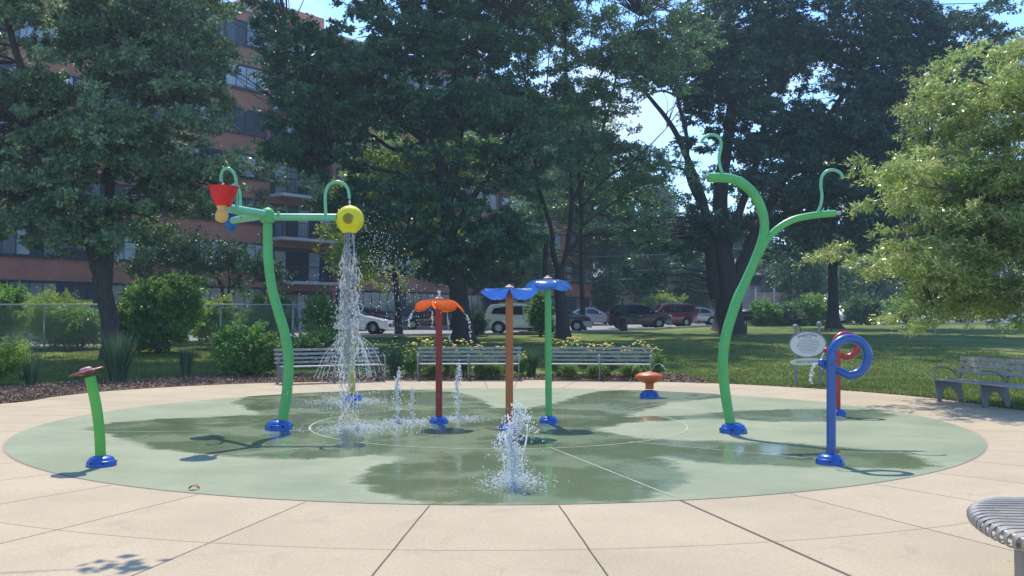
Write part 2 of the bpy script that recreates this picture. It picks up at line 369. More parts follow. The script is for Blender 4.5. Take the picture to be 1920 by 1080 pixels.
def padmat():
    m, n, b = nmat('green_pad_concrete'); geo = node(n, 'ShaderNodeTexCoord'); at = node(n, 'ShaderNodeAttribute', attribute_name='wet')
    mp_ = node(n, 'ShaderNodeMapping', i_Scale=(1, 1.25, 1)); lk(n, geo.outputs['Object'], mp_.inputs[0])
    no = node(n, 'ShaderNodeTexNoise', i_Scale=3.2, i_Detail=9.0, i_Roughness=.68); lk(n, mp_.outputs[0], no.inputs['Vector'])
    n3 = node(n, 'ShaderNodeTexNoise', i_Scale=.7, i_Detail=7.0, i_Roughness=.6); lk(n, geo.outputs['Object'], n3.inputs['Vector'])
    ad = node(n, 'ShaderNodeMath', operation='MULTIPLY_ADD', i_1=.7, i_2=-.35); lk(n, no.outputs['Fac'], ad.inputs[0])
    ad2 = node(n, 'ShaderNodeMath', operation='ADD'); lk(n, ad.outputs[0], ad2.inputs[0]); lk(n, at.outputs['Fac'], ad2.inputs[1])
    wet = node(n, 'ShaderNodeMapRange', i_1=-.17, i_2=.19); wet.interpolation_type = 'SMOOTHSTEP'; lk(n, ad2.outputs[0], wet.inputs[0])
    dry = node(n, 'ShaderNodeValToRGB'); dry.color_ramp.elements[0].position = .3; dry.color_ramp.elements[1].position = .7
    dry.color_ramp.elements[0].color = (.165, .205, .122, 1); dry.color_ramp.elements[1].color = (.275, .295, .185, 1); lk(n, n3.outputs['Fac'], dry.inputs[0])
    wc = node(n, 'ShaderNodeValToRGB'); wc.color_ramp.elements[0].position = .3; wc.color_ramp.elements[1].position = .7
    wc.color_ramp.elements[0].color = (.11, .155, .08, 1); wc.color_ramp.elements[1].color = (.165, .205, .115, 1); lk(n, n3.outputs['Fac'], wc.inputs[0])
    fine = node(n, 'ShaderNodeTexNoise', i_Scale=45.0, i_Detail=4.0); lk(n, geo.outputs['Object'], fine.inputs['Vector'])
    fr = node(n, 'ShaderNodeMapRange', i_1=.3, i_2=.7, i_3=.9, i_4=1.1); lk(n, fine.outputs['Fac'], fr.inputs[0])
    mx_ = node(n, 'ShaderNodeMixRGB'); lk(n, wet.outputs[0], mx_.inputs[0]); lk(n, dry.outputs[0], mx_.inputs[1]); lk(n, wc.outputs[0], mx_.inputs[2])
    mu = node(n, 'ShaderNodeVectorMath', operation='SCALE'); lk(n, mx_.outputs[0], mu.inputs[0]); lk(n, fr.outputs[0], mu.inputs[3]); lk(n, mu.outputs[0], b.inputs['Base Color'])
    # rough when dry, damp film, glossy in the deeper puddles
    pud = node(n, 'ShaderNodeMapRange', i_1=.43, i_2=.56, i_3=.34, i_4=.06); lk(n, n3.outputs['Fac'], pud.inputs[0])
    ro = node(n, 'ShaderNodeMixRGB', i_1=(.85, .85, .85, 1)); lk(n, wet.outputs[0], ro.inputs[0]); lk(n, pud.outputs[0], ro.inputs[2]); lk(n, ro.outputs[0], b.inputs['Roughness'])
    rip = node(n, 'ShaderNodeTexNoise', i_Scale=9.0, i_Detail=3.0); lk(n, geo.outputs['Object'], rip.inputs['Vector'])
    bp = node(n, 'ShaderNodeBump', i_Strength=.25, i_Distance=.004); lk(n, fine.outputs['Fac'], bp.inputs['Height'])
    bp2 = node(n, 'ShaderNodeBump', i_Strength=.25, i_Distance=.008); lk(n, rip.outputs['Fac'], bp2.inputs['Height']); 
    mb = node(n, 'ShaderNodeMix', data_type='VECTOR'); lk(n, wet.outputs[0], mb.inputs[0]); lk(n, bp.outputs[0], mb.inputs[4]); lk(n, bp2.outputs[0], mb.inputs[5]); lk(n, mb.outputs[1], b.inputs['Normal'])
    return m
def grassmat():
    m, n, b = nmat('lawn_ground'); geo = node(n, 'ShaderNodeNewGeometry')
    no = node(n, 'ShaderNodeTexNoise', i_Scale=.35, i_Detail=8.0, i_Roughness=.65); lk(n, geo.outputs['Position'], no.inputs['Vector'])
    n2 = node(n, 'ShaderNodeTexNoise', i_Scale=6.0, i_Detail=6.0, i_Roughness=.75); lk(n, geo.outputs['Position'], n2.inputs['Vector'])
    r = node(n, 'ShaderNodeValToRGB'); r.color_ramp.elements[0].position = .35; r.color_ramp.elements[1].position = .68
    r.color_ramp.elements[0].color = (.075, .13, .025, 1); r.color_ramp.elements[1].color = (.22, .25, .075, 1); lk(n, no.outputs['Fac'], r.inputs[0])
    mr = node(n, 'ShaderNodeMapRange', i_1=.3, i_2=.7, i_3=.6, i_4=1.35); lk(n, n2.outputs['Fac'], mr.inputs[0])
    mu = node(n, 'ShaderNodeVectorMath', operation='SCALE'); lk(n, r.outputs[0], mu.inputs[0]); lk(n, mr.outputs[0], mu.inputs[3]); lk(n, mu.outputs[0], b.inputs['Base Color'])
    b.inputs['Roughness'].default_value = .95; b.inputs['Specular IOR Level'].default_value = .1
    bp = node(n, 'ShaderNodeBump', i_Strength=1.0, i_Distance=.06); lk(n, n2.outputs['Fac'], bp.inputs['Height']); lk(n, bp.outputs[0], b.inputs['Normal'])
    return m
M['deck'] = deckmat(); M['pad'] = padmat(); M['lawn'] = grassmat()
M['mulch'] = paint('mulch_soil', (.16, .10, .065), .95, var=.5, scale=9, bump=1.0)
M['chip'] = leafmat('bark_chips', (.21, .135, .09), (.46, .34, .24), trans=.0, rough=.9, spec=.1)
M['blade'] = leafmat('grass_blades', (.15, .215, .045), (.32, .36, .11), trans=.35, rough=.5, spec=.3)
M['asphalt'] = paint('old_asphalt', (.235, .225, .215), .9, var=.15, scale=1.5, bump=.3)
M['joint'] = paint('pale_joint_filler', (.36, .42, .30), .6, var=.2, scale=3)

# ================================================================== GROUND
cx0, cy0 = PADC
# terrain sheet
xs = np.concatenate([np.arange(-600, -60, 30), np.arange(-60, 60, 2.0), np.arange(60, 630, 30)])
ys = np.concatenate([np.arange(-120, 0, 20), np.arange(0, 100, 1.5), np.arange(100, 1500, 50)])
gx, gy = np.meshgrid(xs, ys); zz = np.array([[gz(a, b) for a in xs] for b in ys]) - .012
V = np.stack([gx, gy, zz], -1).reshape(-1, 3); nx = len(xs); ny = len(ys)
idx = np.arange(nx*ny).reshape(ny, nx)
Fq = np.stack([idx[:-1, :-1], idx[:-1, 1:], idx[1:, 1:], idx[1:, :-1]], -1).reshape(-1, 4)
tag(np_mesh('lawn', V, Fq, M['lawn'], smooth=True), 'mown green lawn around the splash pad and under the trees', 'lawn', kind='structure')

def arc_pts(poly, n=8):          # Catmull-Rom smoothing of an open polyline
    p = [Vector((a[0], a[1], 0)) for a in poly]; o = []
    for i in range(len(p)-1):
        p0 = p[max(i-1, 0)]; p1 = p[i]; p2 = p[i+1]; p3 = p[min(i+2, len(p)-1)]
        for k in range(n):
            t = k/n
            o.append(.5*((2*p1)+(p2-p0)*t+(2*p0-5*p1+4*p2-p3)*t*t+(3*p1-p0-3*p2+p3)*t**3))
    o.append(p[-1]); return [(q.x, q.y) for q in o]
def smooth3(pts, n=8):
    p = [Vector(a) for a in pts]; o = []
    for i in range(len(p)-1):
        p0 = p[max(i-1, 0)]; p1 = p[i]; p2 = p[i+1]; p3 = p[min(i+2, len(p)-1)]
        for k in range(n):
            t = k/n
            o.append(.5*((2*p1)+(p2-p0)*t+(2*p0-5*p1+4*p2-p3)*t*t+(3*p1-p0-3*p2+p3)*t**3))
    o.append(p[-1]); return o
def sheet(name, poly, z, mat, origin=(0, 0), zf=None, **kw):
    from mathutils.geometry import tessellate_polygon
    mb = MB(); mb.v = [(x, y, z if zf is None else zf(x, y)+z) for x, y in poly]
    mb.f = [tuple(t) for t in tessellate_polygon([[Vector((x, y, 0)) for x, y in poly]])]
    o = mb.build(name, mat, origin=(origin[0], origin[1], 0))
    # make all normals face up
    me = o.data; bm = bmesh.new(); bm.from_mesh(me)
    for f in bm.faces:
        if f.normal.z < 0: f.normal_flip()
    bm.to_mesh(me); bm.free()
    return tag(o, kind='structure', **kw)
edge_back = [G(0, 757), G(100, 744), G(200, 733.5), G(330, 725), G(480, 718.5), G(620, 716), G(760, 713.5), G(960, 712.5), G(1120, 713.5), G(1240, 716), G(1370, 720), G(1500, 727), G(1600, 733.5), G(1700, 742), G(1800, 753), G(1920, 770)]
eb = [(p.x, p.y) for p in edge_back]
edge_s = arc_pts([(-15, 12.5), (-12.6, 15.6)]+eb+[(9.9, 14), (10.2, 10.5), (10.4, 6)], 6)
deckpoly = [(-30, -12), (-30, 12)]+edge_s+[(12, 2), (30, 1), (30, -12)]
sheet('concrete_deck', deckpoly, 0.0, M['deck'], origin=PADC, label='pale beige concrete deck scored with radial joints', cat='paving')

# mulch bed
outer = [G(0, 727), G(100, 719), G(200, 714), G(330, 708), G(460, 703), G(620, 699), G(760, 697), G(960, 696), G(1120, 696), G(1230, 699), G(1300, 708), G(1330, 719)]
ob = [(p.x, p.y) for p in outer]
inner = [q for q in edge_s if q[0] < 4.9]
inner = [q for q in inner if q[1] > 13]
mulchpoly = inner + [(x, y) for x, y in arc_pts([(-16, 18.5), (-13.5, 20.2)]+ob, 5)][::-1]
sheet('mulch_bed', mulchpoly, .012, M['mulch'], label='brown bark mulch bed curving behind the benches', cat='mulch')
def in_poly(P2, poly):
    x, y = P2[:, 0], P2[:, 1]; ins = np.zeros(len(x), bool); n = len(poly); j = n-1
    for i in range(n):
        xi, yi = poly[i]; xj, yj = poly[j]
        c = ((yi > y) != (yj > y)) & (x < (xj-xi)*(y-yi)/((yj-yi) if yj != yi else 1e-9)+xi); ins ^= c; j = i
    return ins
def poly_dist(P2, poly):
    d = np.full(len(P2), 1e9); n = len(poly)
    for i in range(n):
        a = np.array(poly[i]); b = np.array(poly[(i+1) % n]); ab = b-a
        t = np.clip(((P2-a) @ ab)/max(1e-9, ab @ ab), 0, 1)
        d = np.minimum(d, np.linalg.norm(P2-(a+t[:, None]*ab), axis=1))
    return d
# bark chips
pp = RNG.uniform((-15, 15), (6, 27.5), size=(150000, 2)); pp = pp[in_poly(pp, mulchpoly)]
C = np.column_stack([pp, RNG.uniform(.015, .045, len(pp))]); D = RNG.normal(size=C.shape)*(1, 1, .35)
v_, f_ = leaf_quads(C, D, RNG.uniform(.03, .085, len(C)), .5, .15)
tag(np_mesh('bark_chips', v_, f_, M['chip'], rnd=RNG.random(len(f_))), 'loose brown bark chips covering the planting bed', 'bark chips', kind='stuff')

# lawn blades, near part only
pp = RNG.uniform((-17, 14), (19, 42), size=(520000, 2)); keep = RNG.random(len(pp)) < np.clip((46-pp[:, 1])/24, .25, 1); pp = pp[keep]
ground_poly = deckpoly; ok = ~in_poly(pp, deckpoly) & ~in_poly(pp, mulchpoly); pp = pp[ok]
vis = np.abs(pp[:, 0]) < pp[:, 1]*.56+.5; pp = pp[vis]
zz = np.array([gz(a, b) for a, b in pp])
n = len(pp); H = RNG.uniform(.03, .075, n); base = np.column_stack([pp, zz-.012]); th = RNG.uniform(0, 2*pi, n)
side = np.column_stack([np.cos(th), np.sin(th), np.zeros(n)])*RNG.uniform(.006, .012, n)[:, None]
lean = np.column_stack([RNG.normal(0, .35, n), RNG.normal(0, .35, n), np.ones(n)])*H[:, None]
Vb = np.stack([base-side, base+side, base+lean], 1).reshape(-1, 3); Fb = np.arange(3*n).reshape(n, 3)
tag(np_mesh('grass', Vb, Fb, M['blade'], rnd=RNG.random(n)**1.5), 'short green grass blades of the lawn by the deck', 'grass', kind='stuff')
# dry verge / clover flecks along the deck edge
ev = []
for a, b in zip(edge_s[:-1], edge_s[1:]):
    if a[0] < 4.9 and a[1] > 20 : continue
    for k in range(60):
        t = random.random(); x = a[0]+(b[0]-a[0])*t; y = a[1]+(b[1]-a[1])*t; nn = Vector((x-cx0, y-cy0)).normalized()*abs(random.gauss(0, .13))
        ev.append((x+nn.x, y+nn.y, .01))
ev = np.array(ev); D = RNG.normal(size=ev.shape)*(1, 1, .5)
v_, f_ = leaf_quads(ev, D, RNG.uniform(.03, .08, len(ev)), .3)
tag(np_mesh('dry_edge_grass', v_, f_, M['chip'], rnd=RNG.random(len(f_))), 'dry straw and litter along the edge of the deck', 'dry grass', kind='stuff')

# pad with wetness attribute (signed distance to the wet outline, metres)
wetpx = [(428,755),(455,744),(480,738),(540,735),(600,733),(700,730.5),(800,731),(860,735),(900,745),(935,765),(975,766),(1040,755),(1080,742),(1120,733),(1200,731),(1300,735),(1378,742),(1345,748),(1262,755),(1225,768),(1180,781),
 (1290,778),(1350,772.5),(1400,769),(1480,767),(1560,766.5),(1640,769),(1692,779),(1650,786),(1560,791.5),(1440,791.5),(1380,787),(1300,787.5),(1190,793),(1122,804),(1150,812),(1200,820),(1300,826),(1440,829),(1600,839),(1700,850),(1752,865),(1758,876),(1720,880.5),(1600,880),(1500,878),(1400,874),(1310,868),(1245,859),(1268,869),(1292,884),(1300,899),(1285,913),(1245,925),(1215,935),(1200,946),(1000,950),(800,948),(735,936),(690,923),(664,906),(666,890),(690,876),(730,863),(742,857),(700,856),(620,861),(560,863),(480,861),(390,855),(300,845),(235,830),(200,815),(150,806),(200,792),(300,785),(400,781),(478,777),(462,769)]
wp = [(G(a, b).x, G(a, b).y) for a, b in wetpx]
nr, na = 200, 560
rr = np.linspace(0.02, PADR, nr); aa = np.linspace(0, 2*pi, na, endpoint=False)
R_, A_ = np.meshgrid(rr, aa, indexing='ij'); PX = cx0+R_*np.cos(A_); PY = cy0+R_*np.sin(A_)
P2 = np.column_stack([PX.ravel(), PY.ravel()]); sd = poly_dist(P2, wp); sd = np.where(in_poly(P2, wp), sd, -sd)
# small local wet spots and splashes
V = np.column_stack([P2, np.full(len(P2), .004)]); idx = np.arange(nr*na).reshape(nr, na)
Fq = np.stack([idx[:-1], idx[1:], np.roll(idx, -1, 1)[1:], np.roll(idx, -1, 1)[:-1]], -1).reshape(-1, 4)
padang = V.copy(); padang[:, 0] -= cx0; padang[:, 1] -= cy0
pad = np_mesh('splash_pad', padang, Fq, M['pad']); pad.location = (cx0, cy0, 0)
at = pad.data.attributes.new('wet', 'FLOAT', 'POINT'); at.data.foreach_set('value', np.clip(sd, -1.5, 1.5).astype(np.float32))
tag(pad, 'round pale green concrete splash pad with dark wet patches', 'splash pad', kind='structure')
# pale filled joints of the pad
mb = MB()
def strip(a, b, w_=.016, z=.008):
    a = Vector((a[0], a[1], z)); b = Vector((b[0], b[1], z)); d = (b-a).normalized(); s_ = Vector((-d.y, d.x, 0))*w_/2
    mb.add([a-s_, b-s_, b+s_, a+s_], [(0, 1, 2, 3)])
JC = (-.2, 14.55); JR = 2.85
cp = [(JC[0]+JR*cos(t), JC[1]+JR*sin(t)) for t in np.linspace(0, 2*pi, 73)]
for i in range(72):
    a, b = Vector((*cp[i], .008)), Vector((*cp[i+1], .008)); ca = Vector((JC[0], JC[1], .008)); 
    mb.add([a+(ca-a).normalized()*.011, b+(ca-b).normalized()*.011, b-(ca-b).normalized()*.011, a-(ca-a).normalized()*.011], [(0, 1, 2, 3)])
for (a, b) in [((606, 808), (110, 811)), ((690, 829), (412, 857)), ((1032, 840), (1262, 932)), ((1180, 829), (1560, 864)), ((1262, 798), (1800, 822)), ((1180, 768), (1330, 742)), ((770, 771), (575, 739)), ((1030, 766), (1085, 767))]:
    ga, gb = G(*a), G(*b); strip(ga, gb)
tag(mb.build('pad_joint', M['joint']), 'thin pale joint lines crossing the green pad', 'joint', kind='structure')

# parking lot
lotlow = [(-60, 30), (-45, 36.5), (-17, 40.5), (-6, 49.6), (-1.7, 50.8), (4.75, 57.5), (9.5, 63), (14, 71), (22, 79), (34, 84), (120, 90)]
def lowat(x):
    for (a, b), (c, d) in zip(lotlow[:-1], lotlow[1:]):
        if a <= x <= c: return b+(d-b)*(x-a)/(c-a)
X = np.arange(-60, 121, 1.5); V = []; 
ts = np.linspace(0, 1, 30)
for x in X:
    lo = lowat(x); hi = max(lo+14, 118)
    for t in ts: y = lo+(hi-lo)*t; V.append((x, y, gz(x, y)+.012))
V = np.array(V); idx = np.arange(len(V)).reshape(len(X), 30)
Fq = np.stack([idx[:-1, :-1], idx[1:, :-1], idx[1:, 1:], idx[:-1, 1:]], -1).reshape(-1, 4)
tag(np_mesh('car_park', V, Fq, M['asphalt'], smooth=True), 'sunlit grey asphalt car park behind the lawn', 'car park', kind='structure')
mb = MB()
for (a, b), (c, d) in zip(lotlow[2:-1], lotlow[3:]):
    n_ = 12
    for k in range(n_):
        p = Vector((a+(c-a)*k/n_, b+(d-b)*k/n_, 0)); q = Vector((a+(c-a)*(k+1)/n_, b+(d-b)*(k+1)/n_, 0)); dr = (q-p).normalized(); s_ = Vector((-dr.y, dr.x, 0))*.14
        zp = gz(p.x, p.y); zq = gz(q.x, q.y)
        vs = []
        for pt, z in ((p, zp), (q, zq)):
            for sg in (-1, 1):
                for h in (-.02, .10): vs.append((pt+s_*sg) + Vector((0, 0, z+h)))
        mb.add(vs, [(0, 1, 5, 4), (1, 3, 7, 5), (3, 2, 6, 7)])
tag(mb.build('kerb', paint('kerb_concrete', (.36, .35, .33), .9)), 'low concrete kerb between lawn and car park', 'kerb', kind='structure')

# ================================================================== SPRAY FEATURES
def base_cover(parent, loc, R, rp):
    k = R/.28
    prof = [(R, 0), (R*1.0, .035*k), (R*.97, .075*k), (R*.90, .115*k), (R*.86, .12*k), (R*.84, .135*k), (R*.78, .165*k), (R*.62, .19*k), (max(rp*1.15, R*.4), .205*k), (rp*.9, .207*k)]
    o = MB().lathe(prof, loc, 32, cap=False).build('base_cover', M['blue'], parent, smooth=35)
    for a in (-110, -60, 20, 110, 180):
        t = radians(a); mbp = MB(); mbp.sphere(Vector(loc)+Vector((cos(t)*R*.945, sin(t)*R*.945, .085*k)), .026*k, 10, (1, 1, .8)); mbp.build('bolt_pocket', M['dark'], o, smooth=True)
    return o
def pxpath(pts, Y, n=8, dY=None):
    w_ = [P(a, b, Y + (dY[i] if dY else 0)) for i, (a, b) in enumerate(pts)]
    return smooth3(w_, n)

def seam(parent, c, r, axis='Z'):
    m = {'Z': Matrix.Identity(3), 'X': Matrix.Rotation(radians(90), 3, 'Y')}[axis]
    MB().lathe([(r*1.0, -.012), (r*1.06, -.008), (r*1.06, .008), (r*1.0, .012)], c, 20, m, cap=False).build('weld_collar', M['castseam'], parent, smooth=60)
def bolts(parent, c, r, n=2, axis='Z'):
    for i in range(n):
        a = -1.9+i*.7
        MB().sphere(Vector(c)+Vector((cos(a)*r, sin(a)*r, 0)), .010, 8).build('bolt', M['nozzle'], parent, smooth=True)
M['castseam'] = paint('scuffed_collar', (.10, .27, .12), .6, var=.5, scale=20)
# --- dumping bucket tower
b0 = G(523, 806); YT = b0.y
t = thing('bucket_tower', 'tall curved green post with three arms holding red, blue and yellow tipping buckets', 'spray tower', (b0.x, b0.y, 0))
base_cover(t, b0, .20, .09)
pp_ = pxpath([(527, 806), (531, 780), (538, 735), (541, 690), (540, 660), (533, 622), (522, 585), (511, 545), (504, 500), (502, 460), (502, 405)], YT)
MB().tube(pp_, [.078-.010*i/(len(pp_)-1) for i in range(len(pp_))], 20).build('post', M['green'], t, smooth=50)
hubp = P(502, 403, YT)
MB().sphere(hubp, .108, 20).lathe([(.100, -.12), (.106, 0)], hubp, 20, cap=False).build('hub', M['green'], t, smooth=True)
bolts(t, P(502, 415, YT), .104, 3); ye = P(631, 407.5, YT); seam(t, hubp.lerp(ye, .16), .054, 'X'); MB().tube([hubp+Vector((.05, 0, -.03)), ye], .052, 16).build('arm', M['green_pipe'], t, smooth=50)
re_ = P(430, 391, 13.2); MB().tube([hubp, re_], .064, 16).build('arm', M['green_pipe'], t, smooth=50)
be = P(437, 413, 14.65); MB().tube([hubp, be], .056, 16).build('arm', M['green_pipe'], t, smooth=50)
def goose(pts, Y): MB().tube(pxpath(pts, Y, 6), .0235, 12).build('feed_pipe', M['green_pipe'], t, smooth=50)
goose([(611, 404), (610, 385), (610, 366), (614, 351), (623, 343), (633, 341), (643, 344), (651, 352), (654, 362), (655, 372)], YT)
goose([(445, 392), (443, 370), (443, 345), (440, 328), (432, 318), (426, 316), (419, 319), (415, 328), (415, 341)], 13.1)
goose([(451, 408), (451, 385), (450, 362), (446, 351), (439, 347), (433, 352), (431, 362)], 14.3)
# red bucket with amber bulb
rc = P(419, 352, 12.95); s_ = 12.95/F
bk = MB().lathe([(28*s_, 0), (28.5*s_, .015), (26.5*s_, .012), (26*s_, -.02), (22*s_, -.13), (14*s_, -.255)], rc, 32, cap=False)
bk.lathe([(26*s_, .012), (12*s_, -.24), (.001, -.24)], rc, 32, cap=False)
bk.build('bucket', M['bucket_red'], t, smooth=50)['label'] = 'red tapered tipping bucket'
bc = P(416, 388, 12.93)
MB().lathe([(10*s_, .03), (9.5*s_, -.01), (7.5*s_, -.035), (8.5*s_, -.05), (11*s_, -.075), (12.5*s_, -.115), (12*s_, -.155), (9*s_, -.195), (4*s_, -.215), (.001, -.22)], bc, 24, cap=False).build('counterweight', M['bulb_amber'], t, smooth=True)['label'] = 'amber bulb under the red bucket'
bc2 = P(428, 378, 14.9); s_ = 14.9/F
MB().lathe([(27*s_, .02), (27.5*s_, .03), (25*s_, 0), (20*s_, -.13), (12*s_, -.27), (7*s_, -.29), (.001, -.29)], bc2, 32, cap=False).build('bucket', M['bucket_blue'], t, smooth=50)['label'] = 'navy bucket behind the red one'
bc3 = P(433, 411, 14.9)
MB().lathe([(7*s_, .04), (7.5*s_, 0), (9.5*s_, -.04), (11*s_, -.09), (10.5*s_, -.14), (7*s_, -.185), (.001, -.205)], bc3, 24, cap=False).build('counterweight', M['bulb_blue'], t, smooth=True)['label'] = 'blue bulb'
# yellow bucket tipped with its mouth down
yc = P(655, 411, YT); s_ = YT/F
Ry = Matrix.Rotation(radians(90), 3, 'X')       # lathe axis -> towards camera (-Y)
yb = MB().lathe([(.001, .105), (9*s_, .10), (18*s_, .075), (24*s_, .03), (26.5*s_, -.03), (26*s_, -.09), (21*s_, -.2), (12*s_, -.27), (.001, -.28)], yc, 36, Ry, cap=False)
yb.lathe([(13*s_, -26*s_), (15*s_, -22*s_), (19.5*s_, -14*s_), (18*s_, -6*s_)], yc+Vector((0, -.0, 0)), 28, Matrix.Diagonal(Vector((1, .55, 1))), cap=False)
ybo = yb.build('bucket', M['bucket_yellow'], t, smooth=True); ybo['label'] = 'yellow bucket tipping out its water'
gm = MB()
for i in range(-5, 6):
    for j in range(-5, 6):
        x = (i+(.5 if j % 2 else 0))*.0165; z = j*.0145
        if x*x+z*z < .0068: 
            rr_ = sqrt(x*x+z*z); yy = -.108+ (rr_/.14)**2*.028
            gm.lathe([(.0001, 0), (.0062, .001), (.0062, -.004)], yc+Vector((x-.0, yy-.0035, z)), 6, Ry, cap=False)
gm.build('grate', M['grate'], ybo)

# --- tall branching green spray tree
b1 = G(1375, 812); YB = b1.y
t = thing('spray_tree', 'tall green branching curved spray pole with two curled tendrils', 'spray pole', (b1.x, b1.y, 0))
base_cover(t, b1, .195, .09)
MB().tube(pxpath([(1374, 808), (1368, 785), (1361, 745), (1356, 700), (1356, 665), (1361, 630), (1371, 595), (1383, 560), (1399, 525), (1415, 490), (1428, 455), (1433, 432), (1432, 408), (1424, 383), (1410, 360), (1390, 343), (1370, 335), (1350, 333), (1327, 333)], YB), [.072]*60+[.066]*37+[.069]*48, 22).build('post', M['green'], t, smooth=50)
MB().tube(pxpath([(1423, 478), (1434, 455), (1448, 438), (1466, 423), (1490, 411), (1520, 404.5), (1550, 401), (1566, 400)], YB), [.055]*10+[.049]*47, 18).build('branch', M['green'], t, smooth=50)
MB().tube([P(1329, 331, YB), P(1318, 331, YB)], .024, 12).build('nozzle', M['nozzle'], t, smooth=50)
MB().tube([P(1564, 399.5, YB), P(1576, 399, YB)], .028, 12).build('nozzle', M['nozzle'], t, smooth=50)
MB().tube(pxpath([(1356, 328), (1350, 312), (1348, 296), (1351, 280), (1352, 267), (1347, 257), (1338, 253), (1328, 254), (1319, 260), (1315, 268)], YB), .0225, 12).build('tendril', M['green_pipe'], t, smooth=50)
MB().tube(pxpath([(1533, 398), (1539, 384), (1541, 366), (1539, 348), (1541, 332), (1549, 322), (1560, 318.5), (1570, 321), (1577, 326), (1580, 333)], YB), .0225, 12).build('tendril', M['green_pipe'], t, smooth=50)

# --- three flowers
def petals(parent, c, R, D, n, a0, mat, half=34, cup=False):
    for k in range(n):
        A = a0+2*pi*k/n; mbq = MB(); ns, nt_ = 12, 13; vs = []
        for i in range(ns+1):
            s = .10+.90*i/ns
            for j in range(nt_):
                tt = -1+2*j/(nt_-1)
                hw = radians(half)*(1 if s > .35 else .75+.7*(s-.0))
                r = R*s*(1-.13*abs(tt)**3*s)
                z = (-D*sin(pi*min(1, s*.92))**.9*(1-tt*tt)*1.0-.01*s) if cup else (-D*1.05*(s**3.6)*(1-abs(tt)**3*.62) - .010*s*(1-tt*tt))
                vs.append(c+Vector((cos(A+tt*hw)*r, sin(A+tt*hw)*r, z + .004*(k % 2))))
        fs = [(i*nt_+j, i*nt_+j+1, (i+1)*nt_+j+1, (i+1)*nt_+j) for i in range(ns) for j in range(nt_-1)]
        o = mbq.add(vs, fs).build('petal', mat, parent, smooth=True)
        so = o.modifiers.new('thickness', 'SOLIDIFY'); so.thickness = .008
def flower(label, basepx, toppx, pw, pmat, fmat, R, D, n, a0, group='flower sprayers', cup=False):
    b = G(*basepx); Y = b.y; top = P(toppx[0], toppx[1], Y)
    t = thing('flower_sprayer', label, 'spray flower', (b.x, b.y, 0), group)
    base_cover(t, b, .148, pw)
    MB().tube([b+Vector((0, 0, .02)), Vector((b.x*.5+top.x*.5, Y, top.z*.5)), top], pw, 18).build('pole', pmat, t, smooth=50)
    petals(t, top+Vector((0, 0, .0)), R, D, n, a0, fmat, cup=cup)
    MB().lathe([(.066, -.01), (.068, .012), (.055, .024), (.034, .028), (.03, .042), (.015, .048), (.001, .05)], top+Vector((0, 0, .012)), 20, cap=False).build('hub', M['pink_hub'], t, smooth=40)
    return t, top
f1, f1top = flower('maroon pole topped with an orange translucent petal flower dripping water', (823, 794), (823, 562), .052, M['maroon'], M['petal_orange'], .40, .165, 5, radians(-65))
f2, f2top = flower('orange-brown pole topped with a blue petal flower behind the front splash', (955, 807), (955, 541), .055, M['rust_orange'], M['petal_blue'], .415, .155, 5, radians(-54), cup=True)
f3, f3top = flower('green pole topped with a blue translucent petal flower, tallest of the three', (1029, 793), (1027, 524), .052, M['green'], M['petal_blue'], .395, .15, 5, radians(-97))

# --- yellow geyser pole
b = G(660, 753); t = thing('spray_pole', 'short plain yellow pole with blue base spraying from its top', 'spray pole', (b.x, b.y, 0))
base_cover(t, b, .205, .07); ypt = P(660, 640, b.y)
MB().tube([b+Vector((0, 0, .05)), ypt], .066, 16).build('pole', M['yellow_pole'], t, smooth=50)
MB().lathe([(.05, 0), (.05, .03), (.03, .045), (.012, .06)], ypt, 14).build('nozzle', M['nozzle'], t, smooth=40)

# --- orange mushroom
b = G(1218, 745); t = thing('mushroom_sprayer', 'low orange mushroom-shaped sprayer with flat round cap', 'spray mushroom', (b.x, b.y, 0))
base_cover(t, b, .20, .10); k = b.y/F
c = P(1217, 707, b.y)
MB().lathe([(.085, .17), (.088, .26), (.10, .33), (.13, .37)], b, 24, cap=False).build('stem', M['mush_orange'], t, smooth=50)
MB().lathe([(.10, -.125), (.15, -.11), (.22, -.07), (.272, -.02), (.285, .015), (.272, .042), (.22, .072), (.14, .094), (.06, .104), (.03, .118), (.001, .12)], c, 32, cap=False).build('cap', M['mush_orange'], t, smooth=True)

# --- leaning flat-cap sprayer (left)
b = G(190, 874); Y = b.y; t = thing('leaning_sprayer', 'leaning lime green stalk with flat maroon scalloped cap', 'spray pole', (b.x, b.y, 0))
base_cover(t, b, .158, .055)
MB().tube(pxpath([(188.5, 868), (188, 840), (186, 805), (181, 765), (175, 735), (169, 707)], Y), [.056]*20+[.057]*21, 20).build('stalk', M['lime'], t, smooth=50)
cc = P(161.5, 696, Y); Mt = Matrix.Rotation(radians(-15), 3, 'Y') @ Matrix.Rotation(radians(5), 3, 'X')
mbq = MB(); vs = []; n = 72
for (r, z) in ((0.001, .02), (.05, .022), (.09, .012), (.17, .006), (.185, -.004), (.18, -.016), (.10, -.02), (.06, -.035)):
    for j in range(n):
        a = 2*pi*j/n; q = r*(1+.055*cos(8*a)*(r > .12))
        vs.append(Mt @ Vector((q*cos(a), q*sin(a), z)) + cc)
mbq.add(vs, [(i*n+j, i*n+(j+1) % n, (i+1)*n+(j+1) % n, (i+1)*n+j) for i in range(7) for j in range(n)])
mbq.build('cap', M['cap_maroon'], t, smooth=True)
MB().lathe([(.065, -.002), (.062, .018), (.04, .028), (.001, .03)], cc+Mt @ Vector((0, 0, .014)), 16, Mt, cap=False).build('hub', M['pink_hub'], t, smooth=True)

